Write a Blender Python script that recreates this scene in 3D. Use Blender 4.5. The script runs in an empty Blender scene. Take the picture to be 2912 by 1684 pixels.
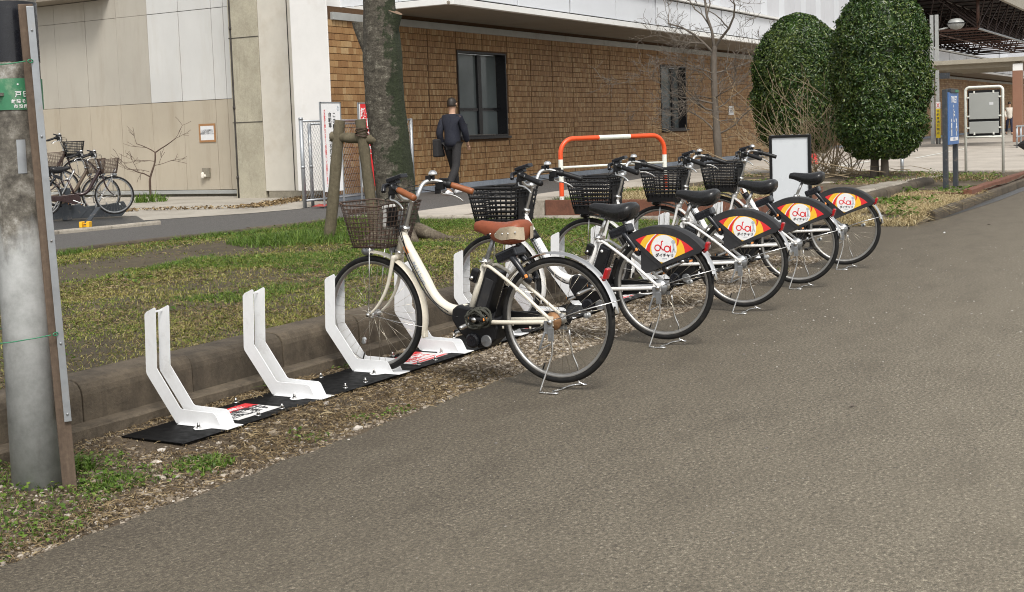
import bpy, math, random
import numpy as np
from mathutils import Vector, Matrix
R=math.radians; PI=math.pi
random.seed(7); rng=np.random.default_rng(7)
sc=bpy.context.scene; COL=sc.collection
# ------------------------------------------------------------ camera, sky, sun, exposure
cd=bpy.data.cameras.new('camera'); cam=bpy.data.objects.new('camera',cd); COL.objects.link(cam)
cd.sensor_width=36; cd.lens=36*3632.2/2912; cd.shift_y=-(842-655.4)/2912
cd.clip_start=.05; cd.clip_end=1200
F_=Vector((0.8672,0.4919,-0.0770)).normalized(); U_=Vector((0.0846,0.0069,0.9964)).normalized()
R_=F_.cross(U_).normalized(); U_=R_.cross(F_)
mw=Matrix((R_,U_,-F_)).transposed().to_4x4(); mw.translation=(0,0,1.3431); cam.matrix_world=mw
sc.camera=cam
SUN_EL,SUN_AZ=52,222       # azimuth measured from +x, counter-clockwise: the sun stands behind and left of the camera
w=bpy.data.worlds.new('World'); sc.world=w; w.use_nodes=True
nt=w.node_tree; nt.nodes.clear()
sky=nt.nodes.new('ShaderNodeTexSky'); sky.sky_type='NISHITA'; sky.sun_disc=False
sky.sun_elevation=R(SUN_EL); sky.sun_rotation=R(90-SUN_AZ); sky.air_density=1.2; sky.dust_density=3.0; sky.ozone_density=1.0
hs=nt.nodes.new('ShaderNodeHueSaturation'); hs.inputs['Saturation'].default_value=.10; hs.inputs['Value'].default_value=1.0
bg=nt.nodes.new('ShaderNodeBackground'); bg.inputs['Strength'].default_value=.115
wo=nt.nodes.new('ShaderNodeOutputWorld')
nt.links.new(sky.outputs[0],hs.inputs['Color']); nt.links.new(hs.outputs[0],bg.inputs[0]); nt.links.new(bg.outputs[0],wo.inputs[0])
sl=bpy.data.lights.new('sun','SUN'); sl.energy=1.5; sl.angle=R(16); sl.color=(1,.95,.87)
so=bpy.data.objects.new('sun',sl); COL.objects.link(so)
sd=Vector((math.cos(R(SUN_AZ))*math.cos(R(SUN_EL)),math.sin(R(SUN_AZ))*math.cos(R(SUN_EL)),math.sin(R(SUN_EL))))
so.rotation_euler=sd.to_track_quat('Z','Y').to_euler(); so.location=(0,0,30)
sc.view_settings.view_transform='Standard'; sc.view_settings.look='None'; sc.view_settings.gamma=1
sc.view_settings.use_curve_mapping=False; sc.view_settings.exposure=.70
sc.cycles.pixel_filter_type='BLACKMAN_HARRIS'; sc.cycles.filter_width=1.05; sc.cycles.use_denoising=True; sc.cycles.denoising_prefilter='ACCURATE'
# ------------------------------------------------------------ materials
class NT:
    def __init__(s,name):
        s.m=bpy.data.materials.new(name); s.m.use_nodes=True; s.t=s.m.node_tree
        s.b=s.t.nodes['Principled BSDF']; s.tc=None
    def n(s,t,**k):
        o=s.t.nodes.new('ShaderNode'+t)
        for a,v in k.items():
            if a.startswith('i_'):
                key=a[2:]; key=int(key) if key.isdigit() else key.replace('_',' ')
                o.inputs[key].default_value=v
            else: setattr(o,a,v)
        return o
    def l(s,a,b): s.t.links.new(a,b)
    def coord(s,kind='Object'):
        if not s.tc: s.tc=s.n('TexCoord')
        return s.tc.outputs[kind]
    def pos(s):
        g=s.n('NewGeometry'); return g.outputs['Position']
    def noise(s,scale,detail=4,rough=.6,vec=None,dist=0,stretch=None):
        v=vec or s.coord()
        if stretch:
            mp=s.n('Mapping'); mp.inputs['Scale'].default_value=stretch; s.l(v,mp.inputs[0]); v=mp.outputs[0]
        o=s.n('TexNoise'); o.inputs['Scale'].default_value=scale; o.inputs['Detail'].default_value=detail
        o.inputs['Roughness'].default_value=rough; o.inputs['Distortion'].default_value=dist
        s.l(v,o.inputs['Vector']); return o.outputs['Fac']
    def ramp(s,fac,stops,interp='LINEAR'):
        r=s.n('ValToRGB'); r.color_ramp.interpolation=interp
        e=r.color_ramp.elements
        while len(e)<len(stops): e.new(.5)
        for q,(p,c) in zip(e,stops):
            q.position=p; q.color=(c[0],c[1],c[2],1) if not isinstance(c,(int,float)) else (c,c,c,1)
        s.l(fac,r.inputs[0]); return r.outputs[0]
    def mix(s,fac,a,b,mode='MIX'):
        m=s.n('Mix',data_type='RGBA',blend_type=mode)
        for sock,v in ((m.inputs[0],fac),(m.inputs[6],a),(m.inputs[7],b)):
            if hasattr(v,'type') and hasattr(v,'links'): s.l(v,sock)
            elif isinstance(v,(int,float)): sock.default_value=v
            else: sock.default_value=(v[0],v[1],v[2],1)
        return m.outputs[2]
    def math(s,op,a,b=0):
        m=s.n('Math',operation=op)
        for sock,v in zip(m.inputs,(a,b)):
            if hasattr(v,'links'): s.l(v,sock)
            else: sock.default_value=v
        return m.outputs[0]
    def base(s,c):
        if hasattr(c,'links'): s.l(c,s.b.inputs['Base Color'])
        else: s.b.inputs['Base Color'].default_value=(c[0],c[1],c[2],1)
    def bump(s,h,strength=.3,dist=.01):
        b=s.n('Bump'); b.inputs['Strength'].default_value=strength; b.inputs['Distance'].default_value=dist
        s.l(h,b.inputs['Height']); s.l(b.outputs[0],s.b.inputs['Normal'])
    def set(s,**k):
        for a,v in k.items(): s.b.inputs[a.replace('_',' ')].default_value=v
        return s
def simple(name,col,rough=.5,metal=0,var=.12,scale=20,bump=0,bd=.002,spec=.5,dirt=None,dscale=6,dlo=.55,dhi=.75,rvar=.1,coat=0):
    t=NT(name); n=t.noise(scale,5,.65)
    lo=[max(0,c*(1-var)) for c in col]; hi=[min(1,c*(1+var)) for c in col]
    c=t.ramp(n,[(.3,lo),(.7,hi)])
    if dirt:
        d=t.noise(dscale,6,.7); f=t.ramp(d,[(dlo,0),(dhi,1)]); c=t.mix(f,c,dirt)
    t.base(c); t.set(Metallic=metal,Roughness=rough); t.b.inputs['Specular IOR Level'].default_value=spec
    if rvar:
        r=t.noise(scale*.7,4,.6); t.l(t.ramp(r,[(.3,max(0.02,rough-rvar)),(.7,min(1,rough+rvar))]),t.b.inputs['Roughness'])
    if bump: t.bump(n,bump,bd)
    if coat: t.set(Coat_Weight=coat,Coat_Roughness=.08)
    return t.m
M={}
M['cream']=simple('cream_paint',(.74,.69,.58),.28,0,.06,14,dirt=(.28,.2,.12),dscale=16,dlo=.66,dhi=.78,coat=.4)
M['white_paint']=simple('white_paint',(.80,.79,.77),.27,0,.04,14,dirt=(.5,.45,.38),dscale=14,dlo=.68,dhi=.85,coat=.4)
M['rack_white']=simple('powder_white',(.78,.79,.80),.38,0,.03,40,bump=.05,bd=.0006,dirt=(.42,.40,.37),dscale=7,dlo=.60,dhi=.95)
M['black_plate']=simple('black_plate',(.005,.005,.0052),.5,0,.3,30,dirt=(.022,.019,.016),dscale=9,dlo=.62,dhi=.9,spec=.06)
M['black']=simple('black_plastic',(.009,.009,.010),.45,0,.2,40,bump=.08,bd=.0006,dirt=(.028,.025,.022),dscale=20,dlo=.62,dhi=.85,spec=.35)
M['black_gloss']=simple('black_gloss',(.012,.013,.017),.24,0,.1,30,dirt=(.04,.04,.04),dscale=20,dlo=.6,dhi=.85)
M['cover']=simple('cover_plastic',(.022,.022,.024),.55,0,.12,30,bump=.1,bd=.0006,dirt=(.05,.047,.043),dscale=8,dlo=.5,dhi=.8)
M['vinyl']=simple('saddle_vinyl',(.012,.012,.013),.3,0,.15,50,bump=.12,bd=.001,dirt=(.04,.038,.035),dscale=16,dlo=.6,dhi=.85)
M['leather']=simple('brown_leather',(.25,.065,.027),.48,0,.14,30,bump=.15,bd=.001,dirt=(.20,.06,.03),dscale=14,dlo=.58,dhi=.8)
M['grip']=simple('brown_grip',(.27,.088,.03),.42,0,.12,30,bump=.1,bd=.001)
M['tan']=simple('tan_vinyl',(.50,.42,.31),.5,0,.08,30,dirt=(.3,.23,.15),dscale=20)
M['tyre']=simple('tyre_rubber',(.011,.011,.011),.65,0,.25,60,bump=.4,bd=.002,spec=.3,dirt=(.05,.043,.034),dscale=14,dlo=.52,dhi=.8)
M['steel']=simple('bright_steel',(.72,.71,.69),.24,1,.06,30,dirt=(.35,.25,.17),dscale=30,dlo=.66,dhi=.8)
M['alu']=simple('brushed_aluminium',(.70,.70,.69),.34,1,.06,30,dirt=(.36,.33,.29),dscale=30,dlo=.62,dhi=.8)
M['spoke']=simple('spoke_steel',(.50,.46,.38),.3,1,.35,6,dirt=(.2,.16,.11),dscale=8,dlo=.5,dhi=.7)
M['rim_alu']=simple('dull_rim',(.40,.39,.37),.38,.85,.12,14,dirt=(.2,.18,.15),dscale=10,dlo=.55,dhi=.8)
M['chrome']=simple('chrome',(.80,.79,.77),.1,1,.05,8,dirt=(.5,.42,.33),dscale=16,dlo=.68,dhi=.85,rvar=.05)
M['rust_wire']=simple('brown_coated_wire',(.065,.04,.028),.55,0,.3,50,dirt=(.13,.06,.03),dscale=25)
M['rust']=simple('rusty_steel',(.28,.15,.07),.6,.5,.3,40,dirt=(.12,.06,.03),dscale=30)
M['grey_metal']=simple('grey_metal',(.32,.33,.34),.45,.7,.12,30,dirt=(.2,.16,.12),dscale=20)
M['red_lens']=simple('red_lens',(.38,.010,.014),.15,0,.1,60,coat=.5)
M['orange']=simple('orange_plastic',(.85,.32,.08),.4,0,.08,60)
M['clear']=simple('clear_lens',(.42,.43,.43),.12,.2,.05,60)
M['white_plastic']=simple('white_plastic',(.78,.77,.73),.35,0,.05,30,dirt=(.5,.45,.38),dscale=20,dlo=.6,dhi=.85)
M['rope']=simple('dark_rope',(.045,.045,.035),.8,0,.4,80,bump=.4,bd=.003)
M['p_red']=simple('print_red',(.70,.03,.035),.45,0,.05,30); M['p_yellow']=simple('print_yellow',(.85,.50,.035),.45,0,.05,30)
M['p_white']=simple('print_white',(.80,.80,.80),.45,0,.03,30); M['p_black']=simple('print_black',(.02,.02,.022),.5,0,.1,30)
M['p_grey']=simple('print_grey',(.42,.47,.52),.5,0,.06,30); M['p_blue']=simple('print_blue',(.075,.17,.40),.4,0,.06,20,dirt=(.12,.2,.4),dscale=5)
M['p_green']=simple('print_green',(.045,.20,.10),.45,0,.12,30,dirt=(.22,.34,.22),dscale=18,dlo=.5,dhi=.75)
M['sticker_white']=simple('sticker_white',(.76,.75,.74),.4,0,.05,30,dirt=(.5,.46,.42),dscale=20)
M['board_white']=simple('board_white',(.66,.69,.72),.32,0,.03,3,dirt=(.55,.57,.6),dscale=2)
M['orange_red']=simple('orange_red_paint',(.72,.085,.02),.38,0,.08,14,dirt=(.42,.09,.04),dscale=22,dlo=.6,dhi=.8)
M['barrier_white']=simple('barrier_white',(.74,.75,.69),.4,0,.06,14,dirt=(.25,.26,.2),dscale=18,dlo=.62,dhi=.85)
M['yellow']=simple('yellow_paint',(.80,.62,.03),.5,0,.08,20); M['stop_yellow']=simple('stopper_yellow',(.85,.46,.02),.45,0,.08,20)
M['dark_grey']=simple('rack_grey',(.05,.057,.065),.45,.3,.15,20,dirt=(.17,.15,.13),dscale=12)
M['galv']=simple('galvanised_pipe',(.36,.38,.40),.42,.6,.12,16,dirt=(.27,.22,.17),dscale=8,dlo=.55,dhi=.85)
M['glass']=simple('window_glass',(.12,.14,.142),.08,0,.12,1.2,spec=.7,dirt=(.11,.13,.132),dscale=1.4)
M['frame_dark']=simple('window_frame',(.012,.012,.014),.35,0,.2,20)
M['soffit']=simple('soffit_board',(.22,.19,.15),.75,0,.06,1.2,dirt=(.15,.125,.095),dscale=.7,dlo=.55,dhi=.75)
M['ledge']=simple('ledge_metal',(.36,.37,.36),.5,.2,.1,4,dirt=(.22,.2,.17),dscale=2)
M['fascia']=simple('white_enamel_panel',(.68,.705,.74),.32,0,.03,.7,dirt=(.61,.625,.66),dscale=.35,dlo=.45,dhi=.7)
M['trim']=simple('white_trim',(.75,.75,.73),.4,0,.05,2,dirt=(.5,.47,.42),dscale=3,dlo=.6,dhi=.85)
M['joint']=simple('dark_joint',(.045,.04,.035),.8,0,.2,20)
M['pale_grey_panel']=simple('pale_grey_panel',(.56,.57,.60),.45,0,.05,1)
M['white_wall']=simple('white_render',(.72,.71,.69),.75,0,.035,3,dirt=(.58,.55,.5),dscale=1.1,dlo=.55,dhi=.85)
M['cream_wall']=simple('cream_render',(.56,.53,.465),.8,0,.05,3,dirt=(.44,.39,.31),dscale=.9,dlo=.5,dhi=.8)
def wallpanel(name,c,d):
    t=NT(name); v=t.pos()
    a=t.noise(.55,5,.6,vec=v); b=t.noise(1.3,6,.7,vec=v,stretch=(3,3,.5)); f=t.noise(30,4,.6,vec=v)
    col=t.ramp(a,[(.3,[x*.9 for x in c]),(.7,[min(1,x*1.06) for x in c])])
    col=t.mix(t.ramp(b,[(.5,0),(.85,.75)]),col,d)
    s=t.noise(6,5,.8,vec=v,stretch=(2,2,.35)); col=t.mix(t.ramp(s,[(.66,0),(.76,.45)]),col,(.22,.17,.12))
    t.base(col); t.set(Roughness=.75); t.bump(f,.12,.004); return t.m
M['panel_old']=wallpanel('aged_grey_panel',(.40,.375,.325),(.32,.285,.235))
M['panel_new']=wallpanel('new_white_panel',(.555,.555,.54),(.49,.47,.43))
M['panel_low']=wallpanel('lower_beige_panel',(.41,.362,.285),(.30,.25,.18))
def concrete(name,c,d,sc_=3,bump=.25,bd=.006,streak=True,blot=.55):
    t=NT(name); v=t.pos()
    a=t.noise(sc_,7,.7,vec=v); f=t.noise(70,4,.7,vec=v)
    col=t.ramp(a,[(.28,d),(.5,c),(.74,[min(1,x*1.25) for x in c])])
    if streak:
        s=t.noise(5,6,.7,vec=v,stretch=(2,2,.25)); col=t.mix(t.ramp(s,[(blot,0),(.8,.7)]),col,[x*.6 for x in d])
    g2=t.noise(28,6,.75,vec=v); col=t.mix(.6,col,t.ramp(t.mix(.5,f,g2),[(.3,.55),(.5,1.0),(.7,1.45)]),'MULTIPLY')
    oi=t.n('ObjectInfo'); col=t.mix(1.0,col,t.ramp(oi.outputs['Random'],[(0,.80),(1,1.2)]),'MULTIPLY')
    t.base(col); t.set(Roughness=.85)
    h=t.mix(.5,a,f); t.bump(h,bump,bd); return t.m
M['kerb']=concrete('kerb_concrete',(.094,.074,.051),(.040,.030,.020),6,.7,.012,True,.47)
M['kerb_pale']=concrete('pale_kerb_concrete',(.30,.27,.225),(.17,.145,.11),6,.4,.008)
M['column']=concrete('column_concrete',(.33,.305,.235),(.24,.215,.16),1.6,.15)
M['plinth']=concrete('plinth_concrete',(.20,.18,.14),(.10,.085,.065),4,.3)
M['base_strip']=concrete('blue_grey_base',(.27,.30,.345),(.20,.225,.26),2,.1,.004)
M['paving']=concrete('pavement_concrete',(.30,.275,.235),(.22,.195,.16),1.2,.15,.004,False)
M['plaza']=concrete('plaza_concrete',(.36,.325,.28),(.27,.24,.2),.9,.15,.004,False)
M['brown_wall']=concrete('red_brown_block',(.16,.065,.038),(.085,.035,.022),4,.3,.006)
def asphalt(name,base,lo,hi,big=.35,edge=False):
    t=NT(name); v=t.pos()
    fine=t.noise(210,3,.8,vec=v); med=t.noise(75,5,.75,vec=v,dist=.6); a=t.noise(big,5,.6,vec=v); b=t.noise(1.7,6,.7,vec=v,stretch=(1,2.2,1))
    c=t.ramp(med,[(.37,lo),(.46,base),(.55,[x*1.15 for x in base]),(.63,hi)])
    c=t.mix(.75,c,t.ramp(fine,[(.36,.3),(.5,1),(.64,1.8)]),'MULTIPLY')
    cs=t.noise(42,3,.75,vec=v,stretch=(1,1.6,1)); c=t.mix(.8,c,t.ramp(cs,[(.36,.55),(.5,1),(.64,1.5)]),'MULTIPLY')
    c=t.mix(t.ramp(a,[(.35,0),(.68,.5)]),c,[x*1.15 for x in base])
    c=t.mix(t.ramp(b,[(.5,0),(.78,.35)]),c,[x*.62 for x in base])
    cr=t.noise(24,4,.8,vec=v,dist=1.5); c=t.mix(t.ramp(cr,[(.485,0),(.5,.5),(.515,0)]),c,[x*.4 for x in lo])
    if edge:   # wear: polished, dusty lane in the middle, dark tar and soil along the verge
        sp=t.n('SeparateXYZ'); t.l(v,sp.inputs[0]); e=t.math('ADD',t.math('MULTIPLY',sp.outputs[1],.25),t.math('MULTIPLY',t.math('SUBTRACT',b,.5),.5))
        c=t.mix(t.ramp(e,[(.16,0),(.86,.95)]),c,(.50,.47,.44),'MULTIPLY')
    t.base(c); t.set(Roughness=.86)
    h=t.mix(.4,fine,med); t.bump(h,.7,.008); return t.m
M['asphalt']=asphalt('road_asphalt',(.168,.146,.108),(.050,.043,.032),(.40,.36,.28),.35,True)
M['path']=asphalt('path_asphalt',(.082,.077,.072),(.05,.048,.045),(.14,.135,.125))
def soil(name,a_,b_,c_,scale=6):
    t=NT(name); v=t.pos(); a=t.noise(scale,8,.75,vec=v); b=t.noise(scale*9,5,.7,vec=v); g=t.noise(scale*.3,5,.6,vec=v)
    c=t.ramp(a,[(.3,a_),(.55,b_),(.75,c_)]); c=t.mix(t.ramp(g,[(.4,0),(.7,.5)]),c,a_)
    c=t.mix(.6,c,t.ramp(b,[(.3,.5),(.7,1.35)]),'MULTIPLY')
    t.base(c); t.set(Roughness=.95); t.bump(t.mix(.5,a,b),.8,.02); return t.m
M['verge']=soil('gravel_verge_soil',(.055,.04,.024),(.12,.088,.055),(.19,.145,.095),9)
M['lawn']=soil('lawn_soil',(.05,.038,.022),(.085,.066,.038),(.125,.096,.056),5)
M['bed']=soil('bed_soil',(.065,.05,.032),(.11,.085,.055),(.17,.14,.085),4)
def veg(name,stops,patch=None,rough=.55,trans=.0,pscale=1.3,lo=.4,hi=.62,spec=.3):
    t=NT(name); g=t.n('NewGeometry'); r=g.outputs['Random Per Island']
    c=t.ramp(r,stops)
    if patch:
        n=t.noise(pscale,5,.65,vec=g.outputs['Position']); n2=t.math('ADD',n,t.math('MULTIPLY',t.math('SUBTRACT',r,.5),.16))
        c=t.mix(t.ramp(n2,[(lo,0),(hi,1)]),c,t.ramp(r,patch))
    t.base(c); t.set(Roughness=rough); t.b.inputs['Specular IOR Level'].default_value=spec
    if trans:
        tr=t.n('BsdfTranslucent'); t.l(c,tr.inputs[0]); mx=t.n('MixShader'); mx.inputs[0].default_value=trans
        o=t.t.nodes['Material Output']; t.l(t.b.outputs[0],mx.inputs[1]); t.l(tr.outputs[0],mx.inputs[2]); t.l(mx.outputs[0],o.inputs[0])
    return t.m
G1=[(0,(.07,.11,.012)),(.35,(.13,.195,.02)),(.7,(.22,.27,.035)),(1,(.33,.33,.08))]
S1=[(0,(.15,.125,.035)),(.35,(.26,.225,.06)),(.7,(.36,.31,.10)),(1,(.46,.39,.18))]
M['grass']=veg('lawn_grass',G1,S1,.6,.25,1.5,.40,.66)
M['straw']=veg('dry_straw',[(0,(.10,.062,.03)),(.4,(.21,.14,.068)),(.8,(.34,.25,.13)),(1,(.48,.38,.23))],None,.75,.1)
M['tuft']=veg('green_weed',[(0,(.05,.10,.012)),(.5,(.10,.18,.025)),(1,(.19,.27,.05))],None,.5,.3)
M['leafdark']=veg('evergreen_leaf',[(0,(.014,.038,.008)),(.45,(.034,.078,.013)),(.8,(.07,.125,.022)),(1,(.16,.20,.05))],[(0,(.03,.065,.012)),(1,(.16,.20,.045))],.27,.15,.7,.5,.72,spec=.5)
M['straw_pale']=veg('pale_dry_grass',[(0,(.20,.15,.07)),(.4,(.36,.28,.14)),(.8,(.50,.41,.23)),(1,(.60,.52,.33))],None,.75,.15)
M['litter']=veg('brown_litter',[(0,(.075,.05,.025)),(.45,(.14,.098,.05)),(.85,(.23,.17,.09)),(1,(.36,.29,.17))],None,.8)
M['stone']=veg('gravel_stone',[(0,(.085,.067,.048)),(.35,(.18,.145,.105)),(.7,(.28,.235,.18)),(.93,(.40,.35,.29)),(1,(.55,.51,.46))],None,.85)
M['grit']=veg('road_grit',[(0,(.12,.11,.1)),(.5,(.3,.28,.25)),(1,(.6,.57,.52))],None,.8)
def bark(name,stops,moss=None,scale=9,bump=.8,bd=.02,stretch=(1,1,.35)):
    t=NT(name); a=t.noise(scale,8,.72,stretch=stretch); b=t.noise(scale*5,5,.7)
    h=t.mix(.4,a,b); c=t.ramp(h,stops)
    if moss:
        n=t.noise(2.3,6,.7); sep=t.n('SeparateXYZ'); t.l(t.coord(),sep.inputs[0])
        # moss keeps to the shaded, street-facing right flank of the trunk
        side=t.math('ADD',t.math('MULTIPLY',sep.outputs[1],-1.0),t.math('MULTIPLY',sep.outputs[0],.5))
        n=t.math('ADD',t.math('MULTIPLY',n,1.5),t.ramp(sep.outputs[2],[(.25,-.3),(.5,-.25)]))
        q=t.math('ADD',n,side); c=t.mix(t.ramp(q,[(.72,0),(.78,.9)]),c,t.ramp(b,[(.3,(.007,.012,.004)),(.7,(.024,.036,.010))]))
    t.base(c); t.set(Roughness=.9); t.bump(h,bump,bd); return t.m
M['bark']=bark('grey_tree_bark',[(.36,(.020,.017,.012)),(.46,(.056,.048,.036)),(.55,(.10,.089,.068)),(.64,(.25,.235,.19))],True,10,1.0,.03,(1,1,1.9))
M['bark_root']=bark('brown_root_bark',[(.34,(.04,.03,.02)),(.5,(.095,.075,.052)),(.66,(.2,.17,.125))],None,10,1.0,.02)
M['bark_thin']=bark('grey_brown_twig_bark',[(.3,(.085,.07,.055)),(.6,(.17,.145,.12)),(.75,(.27,.24,.2))],None,14,.4,.005)
M['bark_red']=bark('reddish_sapling_bark',[(.3,(.045,.028,.02)),(.7,(.12,.08,.06))],None,14,.4,.005)
M['twig_tan']=bark('dry_tan_twig',[(.3,(.22,.16,.09)),(.7,(.46,.37,.24))],None,14,.3,.004)
M['stake']=bark('weathered_stake_wood',[(.3,(.045,.036,.022)),(.5,(.105,.088,.055)),(.75,(.20,.17,.115))],None,6,.5,.006,(1,1,.15))
M['wood']=bark('weathered_brown_wood',[(.3,(.05,.034,.024)),(.55,(.12,.085,.06)),(.8,(.22,.17,.12))],None,8,.5,.004,(3,3,.2))
M['cut_wood']=simple('cut_wood',(.20,.13,.085),.85,0,.25,25,bump=.3)
def tile_mat():
    t=NT('brown_wall_tile'); g=t.n('NewGeometry'); oi=t.n('ObjectInfo')
    r=t.math('FRACT',t.math('ADD',g.outputs['Random Per Island'],oi.outputs['Random']))
    c=t.ramp(r,[(0,(.25,.13,.052)),(.25,(.30,.165,.067)),(.55,(.34,.195,.083)),(.8,(.385,.24,.108)),(1,(.45,.31,.16))])
    n=t.noise(.6,5,.6,vec=g.outputs['Position']); f=t.noise(45,4,.7,vec=g.outputs['Position'],stretch=(1,1,.3))
    c=t.mix(t.ramp(n,[(.35,0),(.75,.45)]),c,(.20,.11,.045)); c=t.mix(t.math('MULTIPLY',f,.3),c,(.12,.06,.02))
    t.base(c); t.set(Roughness=.55); t.bump(f,.25,.003); return t.m
M['tile']=tile_mat()
M['grout']=simple('tile_grout',(.085,.045,.02),.9,0,.2,30)
def pole_mat():
    t=NT('utility_pole_surface'); v=t.coord(); sep=t.n('SeparateXYZ'); t.l(v,sep.inputs[0]); z=sep.outputs[2]
    a=t.noise(9,7,.75); b=t.noise(5,6,.7,stretch=(1,1,.25))
    low=t.ramp(a,[(.3,(.30,.305,.30)),(.55,(.45,.46,.455)),(.8,(.58,.59,.59))]); low=t.mix(t.ramp(b,[(.55,0),(.8,.6)]),low,(.15,.12,.09))
    hi=t.ramp(a,[(.38,(.05,.044,.036)),(.5,(.14,.127,.105)),(.58,(.26,.245,.215)),(.68,(.46,.46,.44))])
    q=t.math('ADD',z,t.math('MULTIPLY',t.math('SUBTRACT',b,.5),.5))
    c=t.mix(t.ramp(t.math('MULTIPLY',q,.5),[(.46,0),(.53,1)]),low,hi)
    t.base(c); t.set(Roughness=.75); t.bump(a,.3,.004); return t.m
M['pole']=pole_mat()
M['skin']=simple('skin',(.52,.32,.22),.5,0,.05,10); M["navy"]=simple('navy_cloth',(.010,.012,.022),.85,0,.2,40,bump=.2)
M['charcoal']=simple('charcoal_cloth',(.02,.019,.02),.9,0,.2,40,bump=.2); M['white_cloth']=simple('white_cloth',(.66,.62,.55),.85,0,.06,30)
M['hair']=simple('dark_hair',(.022,.016,.012),.5,0,.3,60,bump=.3); M['maroon']=simple('maroon_cloth',(.10,.02,.022),.85,0,.15,30)
M['denim']=simple('dark_denim',(.02,.024,.05),.85,0,.2,40)
M['red_cloth']=simple('red_cloth',(.36,.05,.04),.85,0,.15,30,bump=.3); M['brown_steel']=simple('brown_painted_steel',(.115,.06,.045),.5,.2,.15,6)
M['dark_steel']=simple('dark_truss_steel',(.045,.03,.028),.5,.3,.15,6); M['beige_steel']=simple('beige_painted_steel',(.33,.30,.24),.5,.1,.08,3)
M['col_brown']=simple('column_cladding',(.24,.12,.075),.6,0,.1,2); M['roof_dark']=simple('roof_underside',(.025,.02,.019),.8,0,.2,1)
M['stainless']=simple('stainless_panel',(.40,.41,.39),.4,.2,.06,1.5); M['tape']=simple('brown_tape',(.33,.17,.07),.5,0,.1,20)
M['paper']=simple('paper',(.66,.67,.68),.7,0,.04,20); M['p_text']=simple('print_dark_grey',(.10,.10,.11),.6,0,.1,20)
M['maroon_bike']=simple('maroon_bike_paint',(.035,.018,.018),.3,.2,.12,20,coat=.4); M['bronze_bike']=simple('bronze_bike_paint',(.17,.125,.09),.3,.5,.1,20,coat=.4)
M['black_mesh']=simple('black_mesh_basket',(.03,.03,.03),.5,0,.2,40); M['pink']=simple('pink_plastic',(.72,.25,.42),.35,0,.1,10)
M['brick']=simple('broken_brick',(.16,.105,.07),.9,0,.25,30,bump=.5,bd=.006)
M['wet']=asphalt('wet_gutter_asphalt',(.05,.05,.05),(.03,.03,.03),(.09,.09,.09)); M['wet'].node_tree.nodes['Principled BSDF'].inputs['Roughness'].default_value=.4
M['green_wire']=simple('green_wire',(.03,.20,.10),.4,0,.1,20)
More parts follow.
